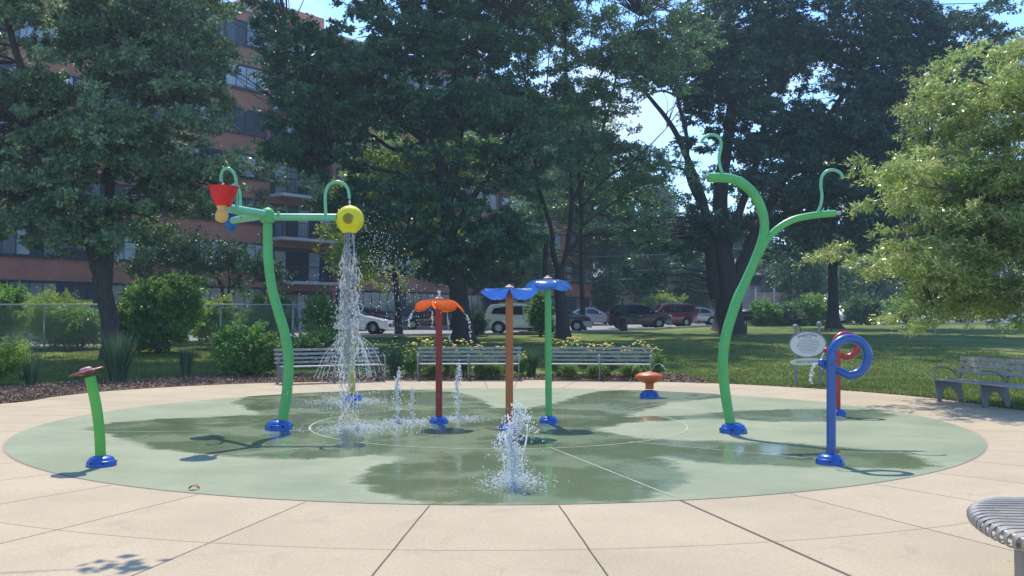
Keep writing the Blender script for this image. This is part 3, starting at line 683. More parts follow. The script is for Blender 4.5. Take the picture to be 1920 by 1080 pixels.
# --- looped water cannons
def loop_cannon(label, basepx, postpx, cpx, Rpx, rt, rp, mat, tailpx, Rb, zs):
    b = G(*basepx); Y = b.y; t = thing('loop_sprayer', label, 'spray loop', (b.x, b.y, 0), 'looped pipe sprayers')
    base_cover(t, b, Rb, rp)
    pts = [Vector((b.x, Y, .05)), Vector((P(postpx[0], 800 if zs else 740, Y)))]
    path = [P(postpx[0], basepx[1]-20, Y), P(postpx[0], (basepx[1]+cpx[1])/2, Y), P(postpx[0], cpx[1]+Rpx*.4, Y)]
    for a in range(180, -100, -12):
        dyv = -.0*1 + (180-a)/280*rt*2.1
        path.append(P(cpx[0]+Rpx*cos(radians(a)), cpx[1]-Rpx*sin(radians(a)), Y+dyv))
    path.append(P(cpx[0]-Rpx*.55, cpx[1]+Rpx*.80, Y+rt*2.2))
    path.append(P((postpx[0]+tailpx[0])/2+2, (cpx[1]+Rpx*.8+tailpx[1])/2-2, Y+rt*2.2))
    path.append(P(tailpx[0]+3, tailpx[1], Y+rt*2.15)); path.append(P(tailpx[0], tailpx[1]-.5, Y+rt*2.1))
    pt = smooth3(path, 4); pt[0] = Vector((b.x, Y, .03))
    MB().tube(pt, rt, 20, round_end=True).build('pipe', mat, t, smooth=True)
    return P(tailpx[0], tailpx[1], Y+rt*2)
tailB = loop_cannon('blue pipe sprayer bent into a loop, nearest on the right', (1556, 870), (1558.5,), (1593, 669), 34.5, .051, .051, M['blue2'], (1541, 681), .155, True)
tailR = loop_cannon('red pipe sprayer bent into a loop, behind the blue one', (1570, 779), (1570,), (1586, 648), 21.5, .052, .052, M['red'], (1549, 657.5), .15, False)

# drain grate
b = G(936, 803); t = thing('drain_cover', 'dark oval drain cover set in the pad behind the front splash', 'drain', (b.x, b.y, 0))
MB().lathe([(.19, .006), (.19, .012), (.17, .016), (.001, .016)], b, 28, cap=False).build('rim', M['grate'], t)
mb = MB()
for i in range(-4, 5): mb.box(b+Vector((i*.036, 0, .018)), (.014, 2*sqrt(max(0, .16**2-(i*.036)**2)), .006))
mb.build('bars', M['dark'], t)
# fallen leaf
g = G(364, 919); lf = MB(); vs = []
for i in range(9):
    u = i/8
    for j in range(5):
        v_ = -1+j/2; w_ = .034*sin(pi*min(1, u*.92+.06))
        vs.append(g+Vector(((u-.5)*.095+.006*v_, v_*w_, .010+.028*sin(pi*u)+.012*v_*v_)))
lf.add(vs, [(i*5+j, i*5+j+1, (i+1)*5+j+1, (i+1)*5+j) for i in range(8) for j in range(4)])
tag(lf.build('fallen_leaf', paint('dry_leaf', (.30, .10, .04), .7, var=.3, scale=30), smooth=True, origin=g), 'single curled brown leaf lying on the edge of the pad', 'leaf')

# ================================================================== WATER
def arr(vs): return np.array([tuple(v) for v in vs])
def water_thing(name, label, V, Fq, mat, loc, group=None, kind=None, cat='water jet'):
    o = np_mesh(name, np.asarray(V)-np.array([loc[0], loc[1], loc[2]]), Fq, mat, smooth=True); o.location = loc
    return tag(o, label, cat, group, kind)
class Tri:                               # collects triangle soups
    def __init__(s): s.v = []; s.f = []; s.n = 0
    def add(s, v, f):
        f = np.asarray(f)
        if f.shape[1] == 4: f = np.concatenate([f[:, :3], f[:, [0, 2, 3]]])
        s.v.append(np.asarray(v)); s.f.append(f+s.n); s.n += len(v)
    def tube(s, pts, r, n=6):
        mb = MB().tube(pts, r, n, cap=False); s.add(np.array(mb.v), np.array(mb.f))
    def get(s): return np.concatenate(s.v), np.concatenate(s.f)
# water falling from the yellow bucket
mouth = P(655, 436, YT); W = Tri(); W2 = Tri()
zf0 = mouth.z
for k in range(21):
    a = random.uniform(0, 2*pi); q = sqrt(random.random()); x0 = q*cos(a)*.085; y0 = q*sin(a)*.07
    ph = [random.uniform(0, 6.3) for _ in range(6)]; fr = [random.uniform(5, 12) for _ in range(3)]; pts = []; rs = []
    z1 = random.uniform(.55, 1.35) if k > 10 else 0.05; m_ = int((zf0-z1)/.035)
    for i in range(m_):
        z = zf0-.035*i; f = i*.035; g_ = min(1, f/1.3)
        sp = 1+.75*g_ - .25*max(0, f-1.5)
        amp = .004+.024*min(1, f/.9)
        pts.append(Vector((mouth.x+x0*sp+amp*sin(fr[0]*f+ph[0])+amp*.6*sin(23*f+ph[1]), mouth.y+y0*sp+amp*cos(fr[1]*f+ph[2]), z)))
        rs.append(max(.0022, .0058*(1-.3*g_)+.0035*sin(19*f+ph[3])+.003*sin(41*f+ph[4])))
    if len(pts) > 3: W.tube(pts, rs)
for k in range(110):                     # thin looping ligaments between the strands
    f = random.uniform(.35, 2.0); r0 = random.uniform(.03, .075); c0 = Vector((mouth.x+random.gauss(0, .07), mouth.y+random.gauss(0, .05), zf0-f))
    a1, a2 = random.uniform(0, pi), random.uniform(.5, 1.6); pts = []
    for i in range(15):
        t = 2*pi*i/14; pts.append(c0+Vector((r0*cos(t)*cos(a1)*1.0, r0*cos(t)*sin(a1), r0*a2*sin(t)))+Vector((random.gauss(0, .004), 0, random.gauss(0, .004))))
    W.tube(pts, random.uniform(.003, .006), 5)
v_, f_ = W.get()
water_thing('falling_water', 'column of falling water pouring from the yellow bucket', v_, f_, M['water'], (mouth.x, mouth.y, 0), cat='falling water')
n = 1250; f = RNG.random(n)**.8*3.0; sg = .05+.055*np.clip(f, 0, 1.6)
pos = np.column_stack([mouth.x+RNG.normal(0, 1, n)*sg*.95, mouth.y+RNG.normal(0, 1, n)*sg, np.maximum(.03, zf0-f)])
n2 = 520; t_ = RNG.random(n2)**.7    # spray thrown to the right of the bucket
pos2 = np.column_stack([mouth.x+.12+t_*.75+RNG.normal(0, .05+.16*t_, n2), mouth.y+RNG.normal(0, .25, n2), zf0+.22-1.3*t_**1.2+RNG.normal(0, .10+.25*t_, n2)])
n3 = 500; pos3 = np.column_stack([mouth.x+RNG.normal(.2, .65, n3), mouth.y+RNG.normal(0, .5, n3), RNG.uniform(.05, 2.4, n3)])
allp = np.concatenate([pos, pos2, pos3]); r_ = np.concatenate([RNG.uniform(.002, .0085, n), RNG.uniform(.002, .0062, n2), RNG.uniform(.002, .0065, n3)])
v_, f_ = drops(allp, r_)
water_thing('water_droplets', 'loose droplets thrown off the falling bucket water', v_, f_, M['foam'], (mouth.x, mouth.y, 0), kind='stuff', cat='spray')
def splash(label, cpos, rx, ry, n, h=.10, group='splashes on the pad'):
    a = RNG.uniform(0, 2*pi, n); q = np.abs(RNG.normal(0, .55, n)); pos = np.column_stack([cpos[0]+np.cos(a)*q*rx, cpos[1]+np.sin(a)*q*ry, .008+RNG.exponential(h*.35, n)*np.exp(-q)])
    r = RNG.uniform(.0025, .0075, n); s_ = np.stack([r*RNG.uniform(1, 2.4, n), r*RNG.uniform(1, 1.8, n), r*RNG.uniform(.35, 1, n)], 1)
    v_, f_ = scatter(ICO_V, ICO_F, pos, s_)
    return water_thing('splash', label, v_, f_, M['foam'], (cpos[0], cpos[1], 0), group, cat='splash', kind='stuff')
splash('churned white splash where the bucket water lands', G(672, 806), .75, .55, 1600)
splash('low white splash around the yellow pole base', G(662, 754), .85, .6, 1400)
def jet(label, bx, top, n, w0, w1, strands, rr_=(.004, .012), crown=0, mat='foam'):
    b = G(*bx); h = (bx[1]-top)/F*b.y; Tt = Tri()
    for k in range(strands):
        a = random.uniform(0, 2*pi); ph = random.uniform(0, 6); hh = h*random.uniform(.55, .95); pts = []; rs = []
        for i in range(14):
            u = i/13; sp = w0+(w1-w0)*u
            pts.append(Vector((b.x+cos(a)*sp*.6+.008*sin(9*u+ph), b.y+sin(a)*sp*.6, hh*u+.005))); rs.append(random.uniform(.003, .009))
        Tt.tube(pts, rs)
    u = RNG.random(n); q = np.abs(RNG.normal(0, .5, n)); a = RNG.uniform(0, 2*pi, n); sp = w0+(w1-w0)*u
    wob = .35*w1*np.sin(u*9+b.x*7)*u
    pos = np.column_stack([b.x+wob+np.cos(a)*q*sp, b.y+np.sin(a)*q*sp, u**.75*h*(1.08-.30*np.clip(q, 0, 1.6)**2)*RNG.uniform(.86, 1.06, n)+.01])
    v_, f_ = drops(pos, RNG.uniform(rr_[0], rr_[1], n)); Tt.add(v_, f_)
    v_, f_ = Tt.get()
    return water_thing('ground_jet', label, v_, f_, M[mat], (b.x, b.y, 0), 'ground water jets')
jet('slim bubbling ground jet, leftmost of the jets between the benches and yellow pole', (745, 790), 699, 560, .045, .085, 0, (.003, .010))
jet('thin ground jet just right of the leftmost jet', (773, 788), 724, 320, .03, .055, 0, (.003, .009))
jet('slim bubbling ground jet behind the maroon flower pole', (858, 782), 686, 560, .045, .085, 0, (.003, .010))
jet('large foaming ground jet in front of the orange-brown pole', (962, 912), 772, 2200, .11, .23, 4, (.002, .0075))
for a, b_, n_, rx in ((748, 793, 700, .5), (775, 792, 500, .4), (862, 786, 800, .5)):
    splash('ring of white splash at the foot of a thin ground jet', G(a, b_), rx, .45, n_, .06)
splash('wide foamy splash around the large front jet', G(962, 905), .36, .5, 1100, .12)
# drips from the orange petals
def drip(label, pts, Y, group, n=60, r=.0042, dY=0):
    w_ = pxpath(pts, Y, 7); Tt = Tri()
    cut = max(4, int(len(w_)*.62)); Tt.tube([p+Vector((random.gauss(0, .002), 0, 0)) for p in w_[:cut]], [random.uniform(.6, 1.3)*r for _ in range(cut)])
    A = arr(w_); ii = RNG.integers(cut//2, len(w_), n); pos = A[ii]+RNG.normal(0, .010, (n, 3)); v_, f_ = drops(pos, RNG.uniform(.003, .009, n)); Tt.add(v_, f_)
    v_, f_ = Tt.get(); l = w_[0]; return water_thing('water_drip', label, v_, f_, M['foam'], (l.x, l.y, l.z), group)
Yf = f1top.y; gr = 'drips from the orange flower'
drip('water dripping from the left petal of the orange flower', [(776, 581), (771, 590), (767, 601), (767, 612)], Yf-.03, gr)
drip('water dripping from the right petal of the orange flower', [(866, 582), (876, 594), (880, 608), (882, 632)], Yf-.03, gr)
drip('water dripping from the front petal right of the maroon pole', [(838, 583), (840, 600), (841, 615), (844, 640)], Yf-.35, gr)
drip('water dripping behind the maroon pole from the orange flower', [(810, 583), (811, 598), (811, 615)], Yf+.3, gr, 30, .004)
drip('little water plume on the hub of the orange flower', [(823, 555), (823, 549), (824, 546)], Yf, gr, 30, .009)
drip('water trickling from the feed pipe into the yellow bucket', [(655, 372), (656, 379), (656, 387)], YT, 'trickles into the buckets', 16, .004)
drip('water trickling from the feed pipe into the red bucket', [(415, 341), (418, 346), (418, 351)], 13.1, 'trickles into the buckets', 16, .004)
drip('water arcing out of the blue loop sprayer', [(1541, 681), (1534, 680), (1526, 686), (1521, 700), (1519, 716)], tailB.y, 'jets from the loop sprayers', 70, .004)
drip('water dripping from the red loop sprayer', [(1548, 660), (1543, 664), (1541, 676), (1541, 690)], tailR.y, 'jets from the loop sprayers', 50, .004)
for s_, side_ in ((-1, 'left'), (1, 'right')):
    drip('thin water arc falling off the %s of the orange mushroom' % side_, [(1217+s_*4, 697), (1217+s_*12, 684), (1217+s_*22, 683), (1217+s_*30, 692), (1217+s_*35, 710), (1217+s_*37, 730)], 19.9, 'arcs from the mushroom', 14, .0022)
# umbrella spray off the yellow pole
Tt = Tri(); Yp = ypt.y
for k in range(20):
    a = random.uniform(0, 2*pi); vx = random.uniform(.25, .6); pts = []
    for i in range(16):
        u = i/15; pts.append(ypt+Vector((cos(a)*vx*u*1.25, sin(a)*vx*u*1.25, .06+.38*u-1.15*u*u))+Vector((random.gauss(0, .004), 0, random.gauss(0, .005))))
    Tt.tube(pts, [.0028*random.uniform(.7, 1.5) for _ in pts], 5)
n = 800; a = RNG.uniform(0, 2*pi, n); u = RNG.random(n)*1.15; vx = RNG.uniform(.2, .62, n)
pos = np.column_stack([ypt.x+np.cos(a)*vx*u*1.25, Yp+np.sin(a)*vx*u*1.25, np.maximum(.03, ypt.z+.06+.38*u-1.15*u*u)])+RNG.normal(0, .02, (n, 3))
v_, f_ = drops(pos, RNG.uniform(.003, .009, n)); Tt.add(v_, f_); v_, f_ = Tt.get()
water_thing('fan_spray', 'umbrella of spray falling from the top of the yellow pole', v_, f_, M['foam'], (ypt.x, ypt.y, ypt.z), cat='spray')

# ================================================================== BENCHES
def make_bench(back_slats=4, bw=.065, gap=.045):
    t = thing('park_bench', '', 'bench', (0, 0, 0))
    L = 2.66
    for i, x in enumerate((-L/2, 0, L/2)):
        # side plate with an arched cut-out, in y (front = -y) / z
        out = [(.06, 0), (.12, 0), (.135, .04), (.15, .14), (.19, .23), (.26, .285), (.34, .28), (.42, .22), (.47, .12), (.50, .03), (.50, 0), (.58, 0), (.60, .05), (.585, .18), (.57, .30), (.565, .42), (-.01, .42), (-.005, .30), (.015, .16), (.04, .05)]
        mp_ = MB().prism([(y, z) for y, z in out], -.014, .014, Matrix.Rotation(radians(90), 3, 'Z'), (x, 0, 0)) 
        mp_.box((x, .09, .008), (.09, .09, .014)).box((x, .54, .008), (.09, .10, .014))
        lg = mp_.build('leg_frame', M['castgrey'], t, local=True)
        arm = [(x, .05, .10), (x, .01, .25), (x, -.015, .42), (x, -.02, .60), (x, .0, .655), (x, .07, .67), (x, .22, .665), (x, .36, .62), (x, .46, .54), (x, .50, .47)]
        MB().tube(smooth3(arm, 5), .017, 10).build('armrest', M['galv'], t, local=True, smooth=60)
        MB().box((x, .60, .64), (.035, .03, .50), m=Matrix.Rotation(radians(-14), 3, 'X')).build('back_strut', M['castgrey'], t, local=True)
    for k in range(5):
        y = .0+k*.115
        MB().box((0, y+.03, .435), (L+.02, .085, .028)).build('seat_slat', M['slat'], t, local=True, bevel=.006)
    Mx = Matrix.Rotation(radians(-14), 3, 'X')
    zs = .86; 
    for k in range(back_slats):
        c = Vector((0, .60, .64)) + Mx @ Vector((0, -.028, .20-k*(bw+gap)))
        MB().box(c, (L+.16, .028, bw), m=Mx).build('back_slat', M['slat'], t, local=True, bevel=.006)
    return t
M['slat'] = paint('weathered_slat', (.30, .29, .27), .6, var=.3, scale=12, bump=.3)
M['slat2'] = paint('bleached_slat', (.40, .37, .35), .7, var=.4, scale=22, bump=.4)
bA = make_bench(4, .058, .05); bA['group'] = 'long park benches'
pa, pb = G(525, 722), G(727, 715)
def place_bench(o, a, b, label):
    d = (b-a); mid = (a+b)/2; o.location = (mid.x, mid.y, 0); o.rotation_euler = (0, 0, atan2(d.y, d.x)); o['label'] = label
bB = copy_tree(bA); bC = copy_tree(bA)
place_bench(bA, pa, pb, 'grey slatted bench behind the green bucket tower and yellow pole')
place_bench(bB, G(784, 714), G(972, 714), 'grey slatted bench behind the maroon and orange-brown flower poles')
place_bench(bC, G(1033, 714), G(1216, 715.5), 'grey slatted bench behind the green flower pole, beside yellow flowers')
bD = make_bench(3, .085, .035); bD['group'] = 'long park benches'
for c in KIDS[bD.name]:
    if 'slat' in c.name: c.data.materials[0] = M['slat2']
a, b = G(1754, 753), G(1849, 766); d = (b-a).normalized()*2.66; place_bench(bD, a, a+d, 'weathered bench with three bleached back slats on the right edge of the deck')

# foreground strap bench
t = thing('strap_bench', 'grey steel strap bench with rolled edge at the right foreground', 'bench', (3.0, 5.4, 0))
ctrl = [Vector((3.12, 6.17, .44)), Vector((2.99, 6.10, .44)), Vector((2.86, 5.95, .44)), Vector((2.755, 5.70, .44)), Vector((2.70, 5.42, .44)), Vector((2.695, 5.16, .44)), Vector((2.72, 4.86, .44)), Vector((2.77, 4.5, .44)), Vector((2.84, 4.15, .44)), Vector((2.93, 3.8, .44))]
edge = smooth3(ctrl, 12)
# resample
ds = [0]; 
for a, b in zip(edge[:-1], edge[1:]): ds.append(ds[-1]+(b-a).length)
def ept(s):
    for i in range(len(ds)-1):
        if ds[i+1] >= s: return edge[i].lerp(edge[i+1], (s-ds[i])/(ds[i+1]-ds[i]))
    return edge[-1]
s = .04; ns_ = 0
while s < ds[-1]:
    e = ept(s); u = Vector((1, -.10+.0*s, 0)).normalized(); ww = .046
    prof = [(0.62, .0), (.5, .0), (.12, 0), (.09, 0), (.055, -.003), (.022, -.014), (.004, -.034), (0, -.055), (.004, -.074), (.018, -.09), (.04, -.094), (.065, -.09)]
    sd_ = Vector((-u.y, u.x, 0))*ww/2; vs = []; th_ = .006
    for (q, h) in prof: 
        c = e+u*q+Vector((0, 0, h+.012)); vs += [c-sd_, c+sd_]
    for i_, (q, h) in enumerate(prof):
        nrm = Vector((.4, 0, -1)) if i_ < 5 else Vector((1, 0, 0)) if i_ < 9 else Vector((0, 0, 1))
        c = e+u*q+Vector((0, 0, h+.012))+nrm.normalized()*th_; vs += [c-sd_, c+sd_]
    m_ = len(prof); fs = []
    for i in range(m_-1):
        fs += [(2*i, 2*i+1, 2*i+3, 2*i+2), (2*m_+2*i, 2*m_+2*i+2, 2*m_+2*i+3, 2*m_+2*i+1), (2*i, 2*i+2, 2*m_+2*i+2, 2*m_+2*i), (2*i+1, 2*m_+2*i+1, 2*m_+2*i+3, 2*i+3)]
    MB().add(vs, fs).build('strap', M['galv'], t, smooth=40); s += .084; ns_ += 1
MB().tube([p+Vector((.075, -.005, -.035)) for p in edge], .022, 12).build('frame_tube', M['galv_light'], t, smooth=60)
MB().tube([p+Vector((.52, -.05, -.03)) for p in edge[4:]], .022, 12).build('frame_tube', M['galv_light'], t, smooth=60)
for (x, y) in ((2.80, 5.21), (3.02, 3.95)):
    MB().tube([(x, y, 0), (x, y, .40)], .043, 20).lathe([(.09, 0), (.09, .01), (.045, .012)], (x, y, 0), 20).build('leg', M['galv'], t, smooth=40)

# ================================================================== SIGN
def text_mesh(s, size, extrude=.0008):
    cu = bpy.data.curves.new('t', 'FONT'); cu.body = s; cu.size = size; cu.extrude = extrude; cu.align_x = 'CENTER'; cu.align_y = 'CENTER'; cu.resolution_u = 3
    o = bpy.data.objects.new('t', cu); COL.objects.link(o); dg = bpy.context.evaluated_depsgraph_get(); me = bpy.data.meshes.new_from_object(o.evaluated_get(dg))
    vs = [v.co.copy() for v in me.vertices]; fs = [tuple(p.vertices) for p in me.polygons]; bpy.data.objects.remove(o); bpy.data.curves.remove(cu); bpy.data.meshes.remove(me); return vs, fs
s1, s2 = G(1493.5, 721.5), G(1538.5, 721.5); Ys = s1.y; k = Ys/F
t = thing('rules_sign', 'oval white splash pad rules sign on two grey ball-topped posts', 'sign', ((s1.x+s2.x)/2, Ys, 0))
for q, top in ((s1, 614), (s2, 609)):
    x = q.x; zt = P(1493, top, Ys).z
    MB().tube([(x, Ys+.04, 0), (x, Ys+.04, zt)], .036, 14).build('post', M['signpost'], t, smooth=50)
    MB().lathe([(.040, -.03), (.055, -.025), (.066, .0), (.068, .025), (.058, .055), (.035, .075), (.001, .082)], (x, Ys+.04, zt), 16).build('post_cap', M['signpost'], t, smooth=True)
R3 = Matrix.Rotation(radians(-3), 3, 'Y')
def ellipse_plate(c, a, b, th, yoff, name, mat, parent):
    n = 48; vs = []
    for y in (yoff, yoff+th): vs += [c+R3 @ Vector((a*cos(2*pi*j/n), y, b*sin(2*pi*j/n))) for j in range(n)]
    return MB().add(vs, [(j, (j+1) % n, n+(j+1) % n, n+j) for j in range(n)]+[tuple(range(n)), tuple(range(n, 2*n))[::-1]]).build(name, mat, parent)
oc = P(1515, 645.5, Ys); a_, b_ = 35.5*k, 25*k
board = ellipse_plate(oc, a_, b_, .02, -.01, 'board', M['signpost'], t)
face = ellipse_plate(oc+Vector((-.01, 0, -.004)), a_*.93, b_*.92, .006, -.018, 'face', M['signface'], board)
def put_text(mb, s, size, c, rot=0, bold=1):
    vs, fs = text_mesh(s, size)
    Rr = Matrix.Rotation(rot, 3, 'Y')
    mb.add([R3 @ (Rr @ Vector((v.x, -.020-v.z, v.y)) + Vector(c)) + oc for v in vs], fs)
mb = MB(); word = 'Sprayground Rules'
for i, ch in enumerate(word):
    if ch == ' ': continue
    an = radians(90+37-i*74/(len(word)-1)); x = a_*.80*cos(an)*1.0; z = b_*.74*sin(an)
    slope = atan2(b_*.74*cos(an), a_*.80*sin(an)); put_text(mb, ch, .092, (x-.01, 0, z), slope)
lines = [(.56, .20), (.45, .20), (.30, .46), (.18, .56), (.06, .60), (-.05, .64), (-.16, .60), (-.27, .52), (-.38, .48), (-.49, .42), (-.60, .36)]
for zz_, hw in lines:
    x = -hw*a_
    while x < hw*a_:
        L = random.uniform(.02, .06); L = min(L, hw*a_-x)
        if L > .008: mb.add([R3 @ Vector((p_, -.0205, q_)) + oc for p_, q_ in ((x, zz_*b_), (x+L, zz_*b_), (x+L, zz_*b_+.009), (x, zz_*b_+.009))], [(0, 1, 2, 3)])
        x += L+.008
mb.build('lettering', M['ink'], face)
oc2 = P(1512, 678, Ys)
pl = ellipse_plate(oc2, 31*k, 6.6*k, .012, -.008, 'address_plate', M['signface2'], t); 
vs, fs = text_mesh('5600 N. Harrison', .095); MB().add([R3 @ Vector((v.x*.80, -.0105-v.z, v.y)) + oc2 for v in vs], fs).build('lettering', M['ink'], pl)

# ================================================================== APARTMENT BUILDING
def brickmat(name, c1, c2, mortar):
    m, n, b = nmat(name); tcn = node(n, 'ShaderNodeTexCoord'); br = node(n, 'ShaderNodeTexBrick', i_Scale=1.0, i_Color1=c4(c1), i_Color2=c4(c2), i_Mortar=c4(mortar))
    br.inputs['Brick Width'].default_value = .30; br.inputs['Row Height'].default_value = .10; br.inputs['Mortar Size'].default_value = .010
    # wall coordinates: along the wall, up
    sep = node(n, 'ShaderNodeSeparateXYZ'); com = node(n, 'ShaderNodeCombineXYZ'); lk(n, tcn.outputs['Object'], sep.inputs[0]); lk(n, sep.outputs[0], com.inputs[0]); lk(n, sep.outputs[2], com.inputs[1]); lk(n, com.outputs[0], br.inputs['Vector'])
    no = node(n, 'ShaderNodeTexNoise', i_Scale=.5, i_Detail=5.0); lk(n, tcn.outputs['Object'], no.inputs['Vector']); mr = node(n, 'ShaderNodeMapRange', i_1=.3, i_2=.7, i_3=.8, i_4=1.15); lk(n, no.outputs['Fac'], mr.inputs[0])
    mu = node(n, 'ShaderNodeVectorMath', operation='SCALE'); lk(n, br.outputs[0], mu.inputs[0]); lk(n, mr.outputs[0], mu.inputs[3]); lk(n, mu.outputs[0], b.inputs['Base Color']); b.inputs['Roughness'].default_value = .9; return m
M['brick'] = brickmat('red_brick', (.52, .19, .115), (.44, .15, .095), (.43, .27, .19))
M['navy'] = paint('window_surround_navy', (.035, .042, .062), .5)
M['pane_dark'] = paint('window_glass_dark', (.03, .04, .055), .08, spec=.8)
M['pane_pale'] = paint('window_glass_blinds_sky', (.36, .40, .42), .15, spec=.8, var=.25, scale=.8)  # pale colour covers blinds and stands in for sky reflected in the glass
M['pane_mid'] = paint('window_glass_curtain', (.16, .18, .19), .12, spec=.8, var=.3, scale=.8)
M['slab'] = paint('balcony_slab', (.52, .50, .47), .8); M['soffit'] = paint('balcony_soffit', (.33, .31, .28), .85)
M['rail'] = paint('balcony_rail_black', (.02, .022, .026), .5); M['roofing'] = paint('roof_grey', (.2, .2, .2), .9)
BD = Vector((.657, .754, 0)).normalized(); BN = Vector((BD.y, -BD.x, 0))      # along the wall, out of the wall
KB = 1.10
B0 = Vector((-24.8*KB, 48.6*KB, 0)); ST = 2.75*KB; ZB = 1.6
bld = thing('apartment_building', 'seven-storey red brick apartment block with dark window bands and balconies', 'building', tuple(B0+Vector((0, 0, .6))))
bld.rotation_euler = (0, 0, atan2(BD.y, BD.x))
# children are built in local coordinates: x along wall, -y out of the wall, z up
ztop = ZB+6.92*ST-.6+.2
U0, U1 = -32*KB, 49.0*KB
mb = MB(); mb.box(((U0+U1)/2, 7, (ztop-1.2)/2), (U1-U0, 14, ztop+1.2)); mb.build('wall', M['brick'], bld, local=True)
mb = MB(); mb.box(((U0+U1)/2, 7, ztop+.08), (U1-U0+.3, 14.3, .16)); mb.build('coping', M['slab'], bld, local=True)
mb = MB(); mb.box((20, 7, ztop+1.4), (7, 6, 2.6)); mb.build('roof_plant_room', M['brick'], bld, local=True)
rb = random.Random(5)
def window_unit(u0, u1, k):
    u0 *= KB; u1 *= KB
    zs, zt = ZB-.6+(k+.20)*ST, ZB-.6+(k+.72)*ST
    fr = MB(); fr.box(((u0+u1)/2, -.03, (zs+zt)/2), (u1-u0, .10, zt-zs)); fr.box(((u0+u1)/2, -.07, zs-.04), (u1-u0, .16, .08)); fr.box(((u0+u1)/2, -.06, zt+.04), (u1-u0, .14, .08))
    f = fr.build('window', M['navy'], bld, local=True)
    n = max(2, round((u1-u0)/.82)); wd = (u1-u0-.2)/n; groups = {}
    i = 0
    while i < n:
        run = rb.choice((1, 1, 2, 3)); kind = rb.choice(('pane_pale', 'pane_pale', 'pane_mid', 'pane_mid', 'pane_dark', None) if k else ('pane_dark', 'pane_dark', 'pane_mid', None))
        for j in range(i, min(n, i+run)):
            if kind:
                pass
        if kind:
            e = min(n, i+run); MB().box((u0+.1+wd*(i+e)/2, -.095, (zs+zt)/2), (wd*(e-i)-.06, .03, zt-zs-.16)).build('pane', M[kind], f, local=True)
        i += run
    mm = MB()
    for j in range(1, n): mm.box((u0+.1+wd*j, -.10, (zs+zt)/2), (.05, .05, zt-zs-.1))
    mm.build('mullion', M['navy'], f, local=True)
def balcony(u0, u1, k):
    u0 *= KB; u1 *= KB
    zf = ZB-.6+(k-.14)*ST
    bk = MB(); bk.box(((u0+u1)/2, -.05, zf+.1+1.2), (u1-u0, .12, 2.42)); b_ = bk.build('balcony_wall', M['navy'], bld, local=True)
    if k >= 0:
        sl = MB(); sl.box(((u0+u1)/2, -.83, zf), (u1-u0+.1, 1.5, .20)); s_ = sl.build('balcony_slab', M['slab'], bld, local=True)
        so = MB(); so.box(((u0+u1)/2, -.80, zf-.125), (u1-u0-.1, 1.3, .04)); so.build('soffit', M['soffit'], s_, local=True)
        ra = MB(); y = -1.5
        ra.box(((u0+u1)/2, y, zf+1.12), (u1-u0, .05, .05)); ra.box(((u0+u1)/2, y, zf+.2), (u1-u0, .04, .04))
        nn = int((u1-u0)/.13)
        for i in range(nn+1): ra.box((u0+(u1-u0)*i/nn, y, zf+.65), (.02, .02, .95) if i % 8 else (.05, .05, 1.05))
        for uu in (u0, u1):
            ra.box((uu, -.75, zf+1.12), (.05, 1.5, .05))
            for i in range(1, 11): ra.box((uu, -1.5*i/11, zf+.65), (.02, .02, .95))
        ra.build('balcony_railing', M['rail'], bld, local=True)
    g = {}
    x = u0+.3; wd = (u1-u0-.5)/5
    for j in range(5):
        kd = rb.choice(('pane_pale', 'pane_mid', 'pane_dark')); MB().box((x+wd*(j+.5), -.125, zf+1.2), (wd-.09, .04, 2.05)).build('glass_door', M[kd], b_, local=True)
for k in range(7):
    u = -8.0
    for a, b in ((-8, -3), (-3, 2), (2, 7), (7, 11), (11, 14.1)): window_unit(a, b-.0, k)
    balcony(14.4, 19.3, k)
    for a, b in ((19.7, 25), (25.1, 30.5), (30.6, 35.8)): window_unit(a, b, k)
    balcony(36.1, 41.2, k)
    window_unit(41.6, 44.2, k); window_unit(44.9, 48.3, k)

# ================================================================== HOUSES FAR BACK
def house(name, label, x, y, wx, wy, h, roofh, wm, rm, rz=0, nwin=3, floors=1):
    z = gz(x, y); t = thing(name, label, 'house', (x, y, z)); t.rotation_euler = (0, 0, rz)
    MB().box((0, 0, h/2-.5), (wx, wy, h+1)).build('wall', wm, t, local=True)
    a = wx/2+.3; b = wy/2+.4
    MB().add([(-a, -b, h), (a, -b, h), (a, b, h), (-a, b, h), (-a, 0, h+roofh), (a, 0, h+roofh), (-a, -b, h-.15), (a, -b, h-.15), (a, b, h-.15), (-a, b, h-.15)],
      [(0, 1, 5, 4), (2, 3, 4, 5), (0, 4, 3), (1, 2, 5), (6, 7, 1, 0), (7, 8, 2, 1), (8, 9, 3, 2), (9, 6, 0, 3), (6, 9, 8, 7)]).build('roof', rm, t, local=True)
    for f in range(floors):
        for i in range(nwin):
            xx = -wx/2+wx*(i+.5)/nwin; zz_ = 1.6+f*2.8
            w_ = MB().box((xx, -wy/2-.02, zz_), (1.3, .08, 1.4)).build('window', M['slab'], t, local=True)
            MB().box((xx, -wy/2-.065, zz_), (1.12, .03, 1.2)).build('pane', M['pane_dark'], w_, local=True)
    return t
M['siding_grey'] = paint('pale_siding', (.33, .36, .38), .8, var=.1, scale=1); M['siding_white'] = paint('white_siding', (.50, .52, .52), .8, var=.15, scale=1)
M['fence_wood'] = paint('tan_fence_boards', (.34, .25, .20), .9, var=.2, scale=4); M['brick2'] = paint('far_red_brick', (.36, .10, .07), .9, var=.2, scale=3)
house('house', 'pale grey sided house beyond the car park, left of the red brick one', 12.6, 112, 9, 8, 5.2, 2.2, M['siding_grey'], M['roofing'], 0, 4, 2)
house('house', 'small red brick house glimpsed behind the red car', 20.6, 116, 6.5, 7, 4.6, 2, M['brick2'], M['roofing'], 0, 2, 1)
